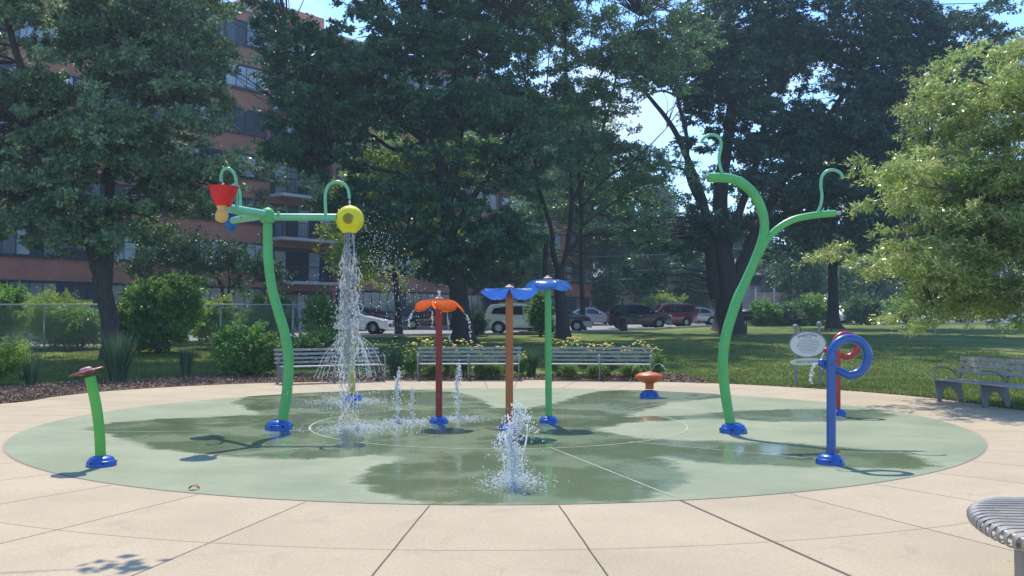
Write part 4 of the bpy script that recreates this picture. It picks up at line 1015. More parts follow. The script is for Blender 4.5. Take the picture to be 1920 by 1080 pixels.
house('house', 'white sided house seen between the forked tree and the tall green spray pole', 23.6, 98, 6.2, 7, 4.9, 1.8, M['siding_white'], M['roofing'], .25, 3, 2)
t = thing('board_fence', 'tan board fence with white posts behind the tall green spray pole', 'fence', (25.5, 91, gz(25, 91)))
mb = MB()
for i in range(28): mb.box((-2+i*.2, 0, 2.3), (.185, .03, 1.4+.05*(i % 3)))
mb.build('boards', M['fence_wood'], t, local=True)
for i in range(4): MB().box((-2+i*1.8, -.1, 1.7), (.13, .13, 3.4)).build('post', M['siding_white'], t, local=True)

# ================================================================== CHAIN-LINK FENCE
FX0, FX1, FY = -27.0, -8.4, 37.8
t = thing('chain_link_fence', 'galvanised chain-link fence in front of the hedge on the left', 'fence', (FX0, FY, gz(0, FY)))
ft = 2.22-gz(0, FY); Lx = FX1-FX0
MB().tube([(0, 0, ft), (Lx, 0, ft)], .028, 8).build('top_rail', M['galv_light'], t, local=True, smooth=True)
px_posts = [-160, -80, 83, 248, 413, 549, 562]
for pxx in px_posts:
    x = (pxx-960)/F*FY-FX0; MB().tube([(x, .03, -.1), (x, .03, ft+.03)], .036, 8).sphere((x, .03, ft+.04), .04, 8).build('post', M['galv_light'], t, local=True, smooth=True)
V = []; Fc = []
def wire(a, b, r=.0026):
    a = np.array(a); b = np.array(b); d = (b-a)/np.linalg.norm(b-a); s_ = np.array([-d[2], 0, d[0]])*r; q = np.array([0, r, 0]); n0 = len(V)
    V.extend([a-s_, a+q, a+s_, b-s_, b+q, b+s_]); Fc.extend([(n0, n0+1, n0+4, n0+3), (n0+1, n0+2, n0+5, n0+4)])
st = .11; x = -ft
while x < Lx:
    for sgn in (1, -1):
        x0, x1 = (x, x+ft) if sgn == 1 else (x+ft, x)
        z0, z1 = 0.0, ft
        # clip
        def cl(xa, za, xb, zb):
            if xa < 0: za = za+(zb-za)*(0-xa)/(xb-xa); xa = 0
            if xa > Lx: za = za+(zb-za)*(Lx-xa)/(xb-xa); xa = Lx
            return xa, za
        a = cl(x0, z0, x1, z1) if (x0 < 0 or x0 > Lx) else (x0, z0); b = cl(x1, z1, x0, z0) if (x1 < 0 or x1 > Lx) else (x1, z1)
        if abs(a[0]-b[0]) > .05: wire((a[0], 0 if sgn == 1 else .004, a[1]), (b[0], 0 if sgn == 1 else .004, b[1]))
    x += st
o = np_mesh('mesh', np.array(V), np.array(Fc), M['galv_light']); o.parent = t

# ================================================================== CARS
def carpaint(name, c, metal=.3): return paint(name, c, .28, metal=metal, var=.05, coat=.8)
TYPES = {
 # outline: top contour from rear bumper to front bumper (x from rear = 0), z; L; wheels; belt
 'suv': dict(L=4.5, H=1.68, W=.92, wheels=(.86, 3.58), r=.35, top=[(0, .42), (-.02, .62), (.03, .95), (.10, 1.08), (.30, 1.48), (.42, 1.60), (.8, 1.655), (1.6, 1.68), (2.3, 1.66), (2.75, 1.56), (3.35, 1.13), (3.55, 1.06), (4.1, .98), (4.36, .84), (4.48, .62), (4.5, .40)],
   win=[[(.46, 1.12), (.62, 1.42), (1.30, 1.52), (1.34, 1.08)], [(1.42, 1.08), (1.38, 1.53), (2.18, 1.54), (2.22, 1.06)], [(2.30, 1.06), (2.26, 1.54), (2.62, 1.48), (3.15, 1.12), (3.05, 1.05)]]),
 'boxy': dict(L=4.45, H=1.74, W=.92, wheels=(.85, 3.52), r=.36, top=[(0, .42), (-.03, .60), (-.02, 1.05), (.10, 1.55), (.18, 1.66), (.6, 1.72), (2.3, 1.74), (2.62, 1.68), (3.12, 1.18), (3.3, 1.12), (4.15, 1.04), (4.38, .92), (4.45, .6), (4.45, .42)],
   win=[[(.25, 1.15), (.30, 1.52), (1.05, 1.56), (1.08, 1.13)], [(1.18, 1.13), (1.16, 1.57), (1.95, 1.58), (1.98, 1.12)], [(2.06, 1.12), (2.04, 1.58), (2.50, 1.57), (2.95, 1.16), (2.85, 1.11)]]),
 'hatch': dict(L=4.3, H=1.42, W=.89, wheels=(.78, 3.42), r=.34, top=[(0, .38), (-.02, .58), (.05, .86), (.30, 1.05), (.75, 1.28), (1.2, 1.39), (1.8, 1.42), (2.2, 1.38), (3.0, .98), (3.2, .93), (3.85, .80), (4.15, .68), (4.28, .50), (4.3, .34)],
   win=[[(.70, 1.0), (.92, 1.20), (1.45, 1.31), (1.46, .96)], [(1.54, .96), (1.53, 1.32), (2.10, 1.30), (2.72, .96), (2.62, .92)]]),
 'sedan': dict(L=4.7, H=1.45, W=.9, wheels=(.92, 3.70), r=.34, top=[(0, .38), (-.02, .58), (.03, .90), (.12, .98), (.6, 1.03), (1.15, 1.33), (1.6, 1.43), (2.2, 1.45), (2.65, 1.39), (3.3, 1.0), (3.5, .96), (4.2, .85), (4.55, .70), (4.68, .50), (4.7, .34)],
   win=[[(1.0, 1.03), (1.28, 1.28), (1.85, 1.36), (1.86, .99)], [(1.94, .99), (1.93, 1.37), (2.52, 1.34), (3.08, 1.0), (3.0, .95)]]),
}
def make_car(label, typ, mat, x, y, rz=0, dz=0, group='parked cars', rail=False):
    T_ = TYPES[typ]; L = T_['L']; W = T_['W']; r = T_['r']; z = gz(x, y)+.012+dz
    t = thing('parked_car', label, 'car', (x, y, z), group); t.rotation_euler = (0, 0, rz)
    # bottom contour with wheel arches
    bot = [(L, .36), (L-.05, .22)]
    for wx in T_['wheels'][::-1]:
        ra = r+.055
        for k in range(0, 13):
            a = pi*k/12; bot.append((wx+ra*cos(a), max(.22, r+ra*sin(a)-.02)))
    bot += [(.10, .22), (0, .34)]
    top = T_['top']; belt = 1.05 if typ in ('suv', 'boxy') else .93
    def half(zv): 
        h = W - max(0, zv-belt)*.42 - max(0, .45-zv)*.12
        return h
    outl = [(a, b) for a, b in top]+bot
    def endtaper(xv): 
        e = min(xv+.05, L-xv+.05); return -.16*max(0, 1-e/.45)**2
    n = len(outl); cxm = L/2; czm = .8
    rings = []
    for (inset, f) in ((.0, -1), (.045, -.965), (.045, .965), (.0, 1)):
        pass
    vs = []; fs = []
    def ring(sgn, shrink, dy):
        o_ = []
        for i, (a, b) in enumerate(outl):
            a0, b0 = outl[i-1]; a1, b1 = outl[(i+1) % n]; d = Vector((a1-a0, b1-b0)).normalized(); nrm = Vector((d.y, -d.x))
            # outline runs clockwise over the top: inward normal
            aa, bb = a-(-nrm.x)*(-shrink), b-(-nrm.y)*(-shrink)
            if i >= len(top): aa, bb = a, b
            else: aa, bb = a+nrm.x*shrink, b+nrm.y*shrink
            o_.append((aa-L/2, sgn*(half(b)-dy+endtaper(a)), bb))
        return o_
    for sgn in (-1, 1): pass
    seq = [ring(-1, .06, 0), ring(-1, .015, .03), ring(-1, 0, .11), ring(1, 0, .11), ring(1, .015, .03), ring(1, .06, 0)]
    for s_ in seq: vs += s_
    for q in range(5):
        for i in range(n): fs.append((q*n+i, q*n+(i+1) % n, (q+1)*n+(i+1) % n, (q+1)*n+i))
    from mathutils.geometry import tessellate_polygon
    for q in (0, 5):
        for tr in tessellate_polygon([[Vector((a, c, 0)) for a, b, c in seq[q]]]): fs.append(tuple(q*n+i for i in tr))
    body = MB().add(vs, fs).build('body', mat, t, local=True, smooth=32)
    # side windows
    for poly in T_['win']:
        for sgn in (-1, 1):
            vv = [(a-L/2, sgn*(half(b)+.008), b) for a, b in poly]; c = [(a-L/2, sgn*(half(b)-.02), b) for a, b in poly]; m_ = len(poly)
            MB().add(vv+c, [tuple(range(m_))]+[(i, (i+1) % m_, m_+(i+1) % m_, m_+i) for i in range(m_)]).build('side_window', M['carglass'], t, local=True)
    # windscreen and rear window
    def screen(p0, p1, name):
        (xa, za), (xb, zb) = p0, p1; d = Vector((xb-xa, 0, zb-za)).normalized(); nn = Vector((-d.z, 0, d.x)) 
        if nn.z < 0: nn = -nn
        pa_ = Vector((xa-L/2, 0, za))+d*.05+nn*.012; pb_ = Vector((xb-L/2, 0, zb))-d*.05+nn*.012; ha = half(za)-.14; hb = half(zb)-.14
        lo = [pa_+Vector((0, -ha, 0)), pa_+Vector((0, ha, 0)), pb_+Vector((0, hb, 0)), pb_+Vector((0, -hb, 0))]
        MB().add(lo+[v-nn*.03 for v in lo], [(0, 1, 2, 3), (0, 4, 5, 1), (1, 5, 6, 2), (2, 6, 7, 3), (3, 7, 4, 0)]).build(name, M['carglass'], t, local=True)
    tp = top
    if typ == 'suv': screen(tp[10], tp[9], 'windscreen'); screen(tp[3], tp[4], 'rear_window')
    if typ == 'boxy': screen(tp[8], tp[7], 'windscreen'); screen(tp[2], tp[3], 'rear_window')
    if typ == 'hatch': screen(tp[8], tp[7], 'windscreen'); screen(tp[3], tp[4], 'rear_window')
    if typ == 'sedan': screen(tp[9], tp[8], 'windscreen'); screen(tp[4], tp[5], 'rear_window')
    for wx in T_['wheels']:
        for sgn in (-1, 1):
            c = (wx-L/2, sgn*(W-.12), r); Rm = Matrix.Rotation(radians(90*-sgn*-1), 3, 'X')
            w_ = MB().lathe([(r*.55, -.10), (r*.93, -.10), (r, -.06), (r, .06), (r*.95, .10), (r*.68, .105), (r*.66, .09)], c, 24, Rm, cap=False).build('wheel', M['asphalt_tyre'], t, local=True, smooth=40)
            rm = MB().lathe([(.001, .02), (r*.66, .02), (r*.70, .10), (r*.64, .10), (r*.60, .05)], c, 20, Rm, cap=False)
            for k in range(5):
                a = 2*pi*k/5+.3; rm.box(Vector(c)+Rm @ Vector((cos(a)*r*.33, sin(a)*r*.33, .075)), (r*.62, r*.17, .03), m=Rm @ Matrix.Rotation(a, 3, 'Z'))
            rm.build('rim', M['rim'], w_, local=True)
            MB().lathe([(.001, -.02), (r+.05, -.02), (r+.05, .02), (.001, .02)], (c[0], sgn*(W-.32), r+.02), 20, Rm).build('wheel_well', M['trim'], t, local=True)
    zl = .70 if typ in ('hatch', 'sedan') else .86
    for sgn in (-1, 1):
        MB().sphere((L/2-.17, sgn*(W-.20), zl), .11, 10, (1.3, .9, .55)).build('headlight', M['hl'], t, local=True, smooth=True)
        MB().sphere((-L/2+.06, sgn*(W-.16), zl+.12), .13, 10, (.7, .8, 1.3)).build('tail_light', M['tl'], t, local=True, smooth=True)
        xm = T_['win'][-1][-1][0]-L/2-.08
        MB().sphere((xm, sgn*(W+.07), belt+.06), .11, 10, (.7, 1, .75)).build('mirror', mat, t, local=True, smooth=True)
        MB().box((-.1, sgn*(W-.01), .30), (T_['wheels'][1]-T_['wheels'][0]-2*r-.14, .05, .10)).build('sill', M['trim'] if typ != 'hatch' else mat, t, local=True)
        MB().box((0, sgn*(half(.85)+.004), .86), (.16, .03, .035)).build('door_handle', M['rim'], t, local=True)
    MB().box((L/2-.03, 0, .46), (.08, 1.1, .18)).build('grille', M['trim'], t, local=True)
    MB().box((-L/2+.01, 0, .72), (.05, .34, .16)).build('number_plate', M['plate'], t, local=True)
    MB().box((L/2+.015, 0, .42), (.02, .32, .15)).build('number_plate', M['plate'], t, local=True)
    if rail or typ in ('suv', 'boxy'):
        for sgn in (-1, 1): MB().tube([(-1.35, sgn*.62, T_['H']+.0), (-1.2, sgn*.62, T_['H']+.05), (.0, sgn*.62, T_['H']+.055), (.25, sgn*.62, T_['H']-.02)], .016, 6).build('roof_rail', M['rim'], t, local=True)
    return t
M['c_white'] = carpaint('car_white', (.80, .82, .84), 0); M['c_pearl'] = carpaint('car_off_white', (.76, .75, .70), 0); M['c_black'] = carpaint('car_black', (.006, .005, .010), 0); M['c_red'] = carpaint('car_dark_red', (.20, .010, .018)); M['c_grey'] = carpaint('car_grey', (.12, .115, .115), .5)
M['c_silver'] = carpaint('car_silver', (.40, .43, .46), .5); M['c_maroon'] = carpaint('car_dark_plum', (.06, .03, .035)); M['c_orange'] = carpaint('car_orange_red', (.45, .10, .05), 0); M['c_blue'] = carpaint('car_pale_blue', (.42, .50, .56), .2)
def at(pxr, Y): return (pxr-960)/F*Y
def car_by_front(label, typ, mat, pxfront, Y, rz=0, **kw):      # front end at column pxfront
    L = TYPES[typ]['L']; make_car(label, typ, mat, at(pxfront, Y)-L/2*cos(rz), Y, rz, **kw)
def car_by_rear(label, typ, mat, pxrear, Y, rz=0, **kw):        # rear on the right, facing left
    L = TYPES[typ]['L']; make_car(label, typ, mat, at(pxrear, Y)-L/2, Y, pi+rz, **kw)
car_by_front('white low coupe parked behind the falling bucket water', 'hatch', M['c_white'], 736, 53.0, -.12)
car_by_front('dark plum sedan parked behind the white coupe', 'sedan', M['c_maroon'], 752, 65, -.42)
car_by_front('black sedan behind the maroon flower pole', 'sedan', M['c_black'], 880, 63, .1)
make_car('off-white hatchback suv behind the orange-brown pole', 'suv', M['c_pearl'], at(905, 52.6)+2.25, 52.6, 0.04)
car_by_front('grey suv poking out right of the twin-stemmed tree', 'suv', M['c_grey'], 1110, 57.5, -.08)
car_by_front('silver hatchback parked beside the apartment block corner', 'hatch', M['c_silver'], 1163, 76, 0, rail=True)
make_car('black suv side-on behind the dark sign post', 'suv', M['c_black'], at(1137, 66.5)+2.3, 66.5, -.04)
car_by_rear('dark red boxy suv facing left beyond the black one', 'boxy', M['c_red'], 1303, 70.5, .22)
car_by_rear('silver sedan half hidden left of the big forked tree', 'sedan', M['c_silver'], 1352, 78)
car_by_front('silver hatchback just right of the big forked tree', 'hatch', M['c_silver'], 1440, 84)
car_by_front('white suv behind the round bushes right of the tall green pole', 'suv', M['c_white'], 1502, 88)
car_by_rear('white sedan right of the straight dark trunk', 'sedan', M['c_white'], 1655, 92)
car_by_rear('pale blue sedan behind the left tree trunk and chain-link fence', 'sedan', M['c_blue'], 250, 45.5, .1)
car_by_rear('orange-red hatchback behind the pale blue car by the hedge', 'hatch', M['c_orange'], 258, 43, .0, dz=-.05)
car_by_rear('white hatchback seen under the oak branches at the right', 'hatch', M['c_white'], 1925, 92)

# ================================================================== TREES AND SHRUBS
LEAFCOUNT = 0
def crown(name, parent, lobes, ncl, per, lsize, clr, mat, skel=None, aspect=.55, up=.25, twigmat=None, droop=0.0, shell=.55, twig_r=.02, spray=6, bright=.0, holes=None, bough=0):
    """lobes: (centre Vector, rx, ry, rz). Leaves sit along short sprays that leave twigs inside clumps."""
    global LEAFCOUNT
    vol = np.array([l[1]*l[3] for l in lobes]); pr = vol/vol.sum(); ch = RNG.choice(len(lobes), ncl, p=pr)
    Cn = np.array([tuple(lobes[i][0]) for i in ch]); Rr = np.array([lobes[i][1:4] for i in ch])
    dirs = unit(RNG.normal(size=(ncl, 3))); rad = RNG.random(ncl)**shell
    C = Cn + dirs*Rr*rad[:, None]
    if bough:                                # gather the clumps into flat layered boughs with gaps between them
        nb = max(4, ncl//bough); own = RNG.integers(0, nb, ncl); sp = clr*1.5*sqrt(bough/8)
        off = RNG.normal(size=(ncl, 3))*np.array([sp, sp, sp*.30]); rise = -.18*np.linalg.norm(off[:, :2], axis=1)
        C = C[own]+off; C[:, 2] += rise; dirs = unit(dirs[own]*.5+unit(off)*.8)
    C[:, 2] = np.maximum(C[:, 2], .25)
    if bough:                                # gather the clumps into flat layered boughs with gaps between them
        nb = max(4, ncl//bough); own = RNG.integers(0, nb, ncl); sp = clr*1.5*sqrt(bough/8)
        off = RNG.normal(size=(ncl, 3))*np.array([sp, sp, sp*.30]); rise = -.18*np.linalg.norm(off[:, :2], axis=1)
        C = C[own]+off; C[:, 2] += rise; dirs = unit(dirs[own]*.5+unit(off)*.8)
    C[:, 2] = np.maximum(C[:, 2], .25)
    if holes is not None:
        px = 960+C[:, 0]/C[:, 1]*F
        zc = C[:, 2]-CAMZ; py = 600-zc/C[:, 1]*F
        bad = np.zeros(ncl, bool)
        for (hx, hy, hr) in holes: bad |= ((px-hx)/hr[0])**2+((py-hy)/hr[1])**2 < 1
        C = C[~bad]; dirs = dirs[~bad]
    ncl = len(C)
    # sprays
    ns_ = ncl*spray; ci = np.repeat(np.arange(ncl), spray); d0 = unit(dirs[ci]*.9+RNG.normal(size=(ns_, 3))*.8+np.array([0, 0, up]))
    d0[:, 2] *= (.45 if bough else .8); L = clr*RNG.uniform(.5, 1.3, ns_)*np.where(RNG.random(ns_) < .12, 1.7, 1)
    start = C[ci]+RNG.normal(size=(ns_, 3))*clr*np.array([.30, .30, .13 if bough else .28])
    nl = per//spray; si = np.repeat(np.arange(ns_), nl); tt = RNG.random(len(si))
    pos = start[si]+d0[si]*(L[si]*tt)[:, None]; pos[:, 2] -= droop*(tt**2)*L[si]
    pos += RNG.normal(size=pos.shape)*clr*.09
    D = d0[si]*.7+RNG.normal(size=pos.shape)*.8; D[:, 2] -= .15+droop*.5
    sz = lsize*RNG.uniform(.6, 1.3, len(si))
    V, Fq = leaf_quads(pos, D, sz, aspect, .2)
    clump = RNG.random(ncl); rnd = np.clip(.55*RNG.random(len(si))+.35*clump[ci][si]+bright*tt, 0, 1)
    LEAFCOUNT += len(si)
    o = np_mesh(name, V, Fq, mat, parent, rnd=rnd)
    # twigs joining clumps to the skeleton
    if skel is not None and twigmat:
        S = np.array([tuple(s) for s in skel]); Tt = Tri()
        for i in range(ncl):
            d = np.linalg.norm(S-C[i], axis=1)+np.maximum(0, S[:, 2]-C[i, 2])*.8; j = int(np.argmin(d)); a = Vector(S[j]); b = Vector(C[i]); 
            if (b-a).length < .2: continue
            mid = a.lerp(b, .5)+Vector((random.gauss(0, .12), random.gauss(0, .12), random.gauss(.05, .1)))*(b-a).length*.6
            ll = (b-a).length; r0 = twig_r*(1+ll*.35)
            Tt.tube([a, a.lerp(mid, .6)+Vector((0, 0, .03*ll)), mid, b], [r0, r0*.75, r0*.55, r0*.25], 5)
        if Tt.v:
            v_, f_ = Tt.get(); np_mesh('branches', v_, f_, twigmat, parent)
    return o
def tree(name, label, cat, basepx, Y, stems, lobes, lmat, bmat, ncl, per, lsize, clr, group=None, ysc=1.25, root=None, **kw):
    """stems: list of (pixel points, radius start, radius end[, depth offsets]) at distance Y; lobes in pixels (cx, cy, rx, rz, dY)"""
    global RNG
    RNG = np.random.default_rng(basepx+int(Y)); random.seed(basepx)      # each tree keeps its own shape
    b = T(basepx, Y); t = thing(name, label, cat, tuple(b), group); k = Y/F
    mb = MB(); skel = []
    for st in stems:
        pts, r0, r1 = st[:3]; dz_ = st[3] if len(st) > 3 else (0, 0); n = len(pts)
        w_ = [P(a, c, Y+dz_[0]+(dz_[1]-dz_[0])*i/(n-1)) for i, (a, c) in enumerate(pts)]
        if st is stems[0] or (len(st) > 4 and st[4]): w_[0].z = gz(w_[0].x, w_[0].y)-.15
        sp = smooth3(w_, 5); m_ = len(sp); rs = [r0+(r1-r0)*(i/(m_-1))**.8 for i in range(m_)]
        if st is stems[0] or (len(st) > 4 and st[4]): rs = [r*(1+(.55 if r0 < .6 else .28)*math.exp(-(p.z-sp[0].z)/(.45 if r0 < .6 else .8))) for r, p in zip(rs, sp)]
        sp = [p+Vector((random.gauss(0, r*.05), random.gauss(0, r*.05), 0)) for p, r in zip(sp, rs)]
        mb.tube(sp, rs, 14); skel += sp[len(sp)//3:] if st is stems[0] else sp
    mb.build('trunk', bmat, t, smooth=60)
    lb = [(P(cx, cy, Y+dy), rx*k, max(rx, rz)*k*ysc*.8, rz*k) for cx, cy, rx, rz, dy in lobes]
    crown('crown', t, lb, ncl, per, lsize, clr, lmat, skel, twigmat=bmat, **kw)
    return t
M['lf_maple'] = leafmat('maple_leaves', (0.068, 0.185, 0.085), (0.21, 0.38, 0.14), trans=.36, rough=.38, spec=.5)
M['lf_sweet'] = leafmat('greygreen_leaves', (0.16, 0.27, 0.13), (0.42, 0.54, 0.25), trans=.38, rough=.42, spec=.45)
M['lf_light'] = leafmat('light_thin_leaves', (0.14, 0.27, 0.12), (0.34, 0.5, 0.19), trans=.38, rough=.4)
M['lf_dark'] = leafmat('dark_oak_leaves', (0.05, 0.13, 0.085), (0.15, 0.26, 0.12), trans=.30, rough=.38, spec=.45)
M['lf_bg'] = leafmat('distant_leaves', (0.11, 0.22, 0.08), (0.28, 0.42, 0.13), trans=.35)
M['lf_bgdark'] = leafmat('distant_dark_leaves', (0.06, 0.14, 0.07), (0.18, 0.29, 0.11), trans=.3, spec=.25)
M['lf_lime'] = leafmat('yellowgreen_leaves', (0.3, 0.44, 0.07), (0.52, 0.64, 0.13), trans=.4)
M['lf_bush'] = leafmat('bush_leaves', (0.17, 0.34, 0.07), (0.36, 0.56, 0.12), trans=.5)
M['lf_oak'] = leafmat('willow_oak_leaves', (0.3, 0.4, 0.11), (0.6, 0.66, 0.26), trans=.45, rough=.3, spec=.6, tips=(.50, .26, .14))
M['lf_grassy'] = leafmat('ornamental_blades', (0.06, 0.13, 0.06), (0.16, 0.25, 0.12), trans=.3)

tree('maple_tree', 'grey-green tree with forked leaning trunk above the left fence', 'tree', 212, 34,
  [([(214, 676), (208, 620), (200, 570), (186, 510), (172, 460), (155, 400), (110, 300), (68, 200), (20, 60), (0, -80)], .39, .10),
   ([(196, 560), (200, 500), (205, 430), (206, 350), (202, 250), (195, 120), (190, -40), (185, -160)], .26, .08, (0, .8)),
   ([(206, 330), (250, 280), (300, 230), (360, 150)], .13, .04, (0, -1.5)), ([(204, 260), (270, 200), (330, 190), (400, 200)], .10, .03, (0, 1.5)),
   ([(205, 400), (260, 350), (330, 330)], .10, .03, (0, 1)), ([(110, 300), (90, 340), (30, 370)], .09, .03, (0, -1)), ([(198, 120), (240, 20), (300, -60)], .10, .03, (0, 0))],
  [(50, 330, 120, 90, 0), (190, 350, 120, 85, -1), (330, 340, 105, 90, .5), (40, 180, 130, 120, 1), (190, 190, 140, 130, 0), (330, 200, 120, 110, -1), (375, 110, 80, 100, 1), (240, 30, 170, 110, 0), (60, 10, 150, 120, 0), (400, 300, 55, 60, 0), (200, -140, 260, 110, 0), (80, 425, 90, 28, 0), (250, 420, 110, 25, 1), (400, 190, 60, 70, 0), (-120, 200, 120, 200, 0), (330, 15, 90, 60, 0), (270, -20, 90, 50, 1)],
  M['lf_sweet'], M['bark2'], 1450, 130, .165, .50, bough=9, holes=[(470, 130, (48, 190)), (20, 60, (26, 18)), (150, 95, (22, 16)), (300, 140, (18, 22)), (440, 70, (22, 40)), (120, 130, (14, 12)), (360, 120, (12, 25))], bright=.1, twig_r=.012)
tree('maple_tree', 'large dark maple behind the flower sprayers with limbs curving left', 'tree', 872, 43,
  [([(872, 645), (866, 600), (858, 540), (848, 480), (840, 420), (836, 360), (826, 305), (800, 265), (765, 238), (728, 214)], .50, .17),
   ([(728, 214), (745, 190), (742, 150), (732, 100), (720, 20), (700, -80)], .15, .05), ([(728, 214), (690, 190), (640, 170), (590, 120), (540, 80)], .14, .04, (0, -1)),
   ([(838, 400), (850, 320), (862, 250), (858, 150), (850, 30), (850, -100)], .26, .07, (0, 1)), ([(843, 450), (880, 380), (930, 310), (965, 230), (990, 150)], .18, .05, (0, 1)),
   ([(836, 350), (780, 330), (720, 320), (650, 300), (600, 300)], .13, .04, (0, -2)), ([(850, 480), (800, 440), (740, 430), (680, 410)], .10, .03, (0, -1)), ([(852, 500), (900, 450), (950, 440)], .10, .03, (0, 0)), ([(800, 265), (740, 280), (690, 250), (600, 230), (540, 210)], .12, .04, (0, 1)), ([(860, 200), (900, 130), (940, 60)], .10, .03)],
  [(510, 80, 70, 90, 0), (560, 190, 90, 75, -1), (640, 60, 110, 110, 0), (650, 200, 110, 85, 1), (555, 285, 45, 45, 0), (590, 260, 60, 50, 1), (740, 90, 120, 120, 0), (850, 60, 130, 130, 1), (760, 240, 90, 70, 0), (880, 210, 110, 110, 0), (930, 330, 75, 80, 0), (810, 370, 80, 70, -1), (700, -100, 260, 100, 0), (900, -70, 150, 120, 0), (840, 470, 120, 60, 1), (930, 440, 70, 60, 0), (750, 470, 70, 50, 0), (930, 120, 90, 90, 1), (590, 330, 38, 30, 0), (700, 330, 60, 40, 0), (640, 330, 30, 60, 0)],
  M['lf_maple'], M['bark'], 2000, 140, .185, .52, bough=9, holes=[(455, 250, (42, 230)), (530, 355, (30, 60)), (665, 75, (22, 16)), (760, 125, (14, 10)), (725, 150, (10, 14)), (850, 150, (16, 8)), (560, 80, (10, 10)), (625, 250, (12, 18)), (850, 270, (20, 20))], twig_r=.015)
tree('young_maple_tree', 'bright green smaller tree behind the limbs of the large dark maple', 'tree', 748, 50,
  [([(748, 630), (745, 560), (735, 480), (725, 400), (715, 320)], .20, .05), ([(735, 480), (690, 420), (650, 380)], .09, .03), ([(725, 400), (770, 350), (790, 300)], .08, .03)],
  [(705, 390, 75, 70, 0), (720, 300, 60, 50, 0), (650, 420, 50, 60, 0), (790, 330, 60, 60, 0), (700, 480, 80, 50, 0), (800, 430, 70, 60, 0), (890, 290, 60, 40, 1)],
  M['lf_lime'], M['bark'], 300, 150, .17, .7, twig_r=.015)
tree('locust_tree', 'thin airy tree with several slender upright stems in the centre', 'tree', 1053, 47,
  [([(1056, 632), (1054, 590), (1050, 550), (1050, 505)], .36, .24), ([(1050, 515), (1036, 470), (1034, 430), (1010, 350), (998, 250), (985, 150), (960, 40)], .17, .04), ([(1052, 510), (1066, 450), (1072, 370), (1068, 280), (1062, 180), (1060, 60)], .16, .04),
   ([(1060, 480), (1090, 430), (1085, 330), (1092, 250), (1110, 170), (1160, 90)], .13, .03, (0, 1)), ([(1072, 380), (1110, 300), (1140, 210), (1160, 130), (1200, 30)], .10, .03), ([(1085, 400), (1130, 340), (1190, 300), (1250, 240)], .09, .02, (0, -1)), ([(998, 280), (1020, 200), (1030, 100)], .08, .02), ([(1085, 430), (1150, 380), (1200, 340)], .07, .02, (0, 1)), ([(1025, 440), (1022, 520), (1030, 575)], .12, .13)],
  [(1000, 50, 80, 80, 0), (1090, 40, 100, 60, 0), (1180, 60, 100, 65, 0), (1040, 150, 50, 50, 0), (1180, 140, 70, 40, 0), (1095, 350, 65, 60, 0), (1160, 330, 80, 55, 1), (1170, 430, 90, 50, 0), (1000, 430, 55, 60, 0), (1050, 270, 70, 60, 0), (1120, -70, 220, 90, 0), (1260, 50, 80, 60, 0), (985, 330, 60, 60, 0), (1130, 260, 60, 40, 0), (980, 200, 50, 80, 0), (1130, 180, 60, 45, 0), (1075, 200, 45, 40, 1), (1160, 240, 60, 40, 1), (1210, 310, 60, 40, 0), (1240, 120, 60, 45, 0), (1180, 290, 50, 50, 0), (1100, 110, 60, 40, 0)],
  M['lf_light'], M['bark'], 1200, 120, .145, .52, bough=9, holes=[(1100, 135, (20, 14)), (1120, 190, (14, 12)), (1232, 205, (34, 42)), (1060, 180, (8, 14)), (1180, 155, (10, 8))], twig_r=.010)
tree('forked_oak_tree', 'massive dark tree with broad triple-forked trunk behind the tall green spray pole', 'tree', 1366, 54,
  [([(1366, 626), (1366, 590), (1364, 550), (1360, 500), (1352, 440), (1352, 350), (1366, 250), (1376, 150), (1370, 30), (1365, -80)], .92, .10, (0, 0)),
   ([(1345, 560), (1334, 500), (1328, 430), (1316, 370), (1290, 300), (1262, 240), (1220, 185), (1185, 150)], .42, .07, (0, -.6)), ([(1380, 560), (1392, 490), (1420, 430), (1452, 370), (1490, 300), (1560, 210), (1630, 100), (1700, 0)], .45, .08, (0, .6)),
   ([(1322, 400), (1290, 330), (1288, 260), (1270, 180), (1265, 100), (1290, 0)], .18, .05), ([(1360, 480), (1385, 400), (1420, 300), (1440, 180), (1450, 50), (1470, -60)], .30, .07), ([(1290, 320), (1240, 310), (1200, 330)], .10, .03), ([(1288, 190), (1240, 170), (1200, 190)], .09, .03, (0, -1)), ([(1420, 430), (1480, 400), (1560, 370), (1640, 350)], .16, .04), ([(1560, 210), (1650, 180), (1740, 160)], .14, .04)],
  [(1310, 80, 90, 70, 0), (1285, 380, 55, 60, 0), (1230, 420, 60, 60, 0), (1385, 60, 110, 90, 0), (1430, 210, 110, 100, 0), (1520, 80, 130, 100, 1), (1545, 250, 130, 100, 0), (1450, 350, 100, 80, 1), (1345, 250, 45, 60, 0), (1640, 110, 120, 90, 0), (1650, 260, 110, 90, -1), (1570, 390, 100, 60, 0), (1720, 40, 110, 80, 0), (1790, 60, 80, 75, 0), (1865, 15, 45, 30, 0), (1710, 190, 90, 80, 0), (1520, -90, 300, 100, 0), (1250, 480, 60, 45, 0), (1450, 460, 60, 40, 0), (1380, 130, 90, 60, 0), (1300, 200, 30, 40, 0), (1380, 400, 60, 50, 1.5)],
  M['lf_dark'], M['bark'], 2100, 170, .19, .66, bough=9, holes=[(1232, 205, (34, 42)), (1245, 300, (14, 10)), (1270, 95, (16, 10)), (1395, 40, (10, 14)), (1540, 110, (8, 6)), (1620, 250, (8, 7)), (1470, 240, (8, 6)), (1500, 300, (10, 8)), (1580, 230, (8, 6)), (1820, 55, (22, 12))], twig_r=.02)
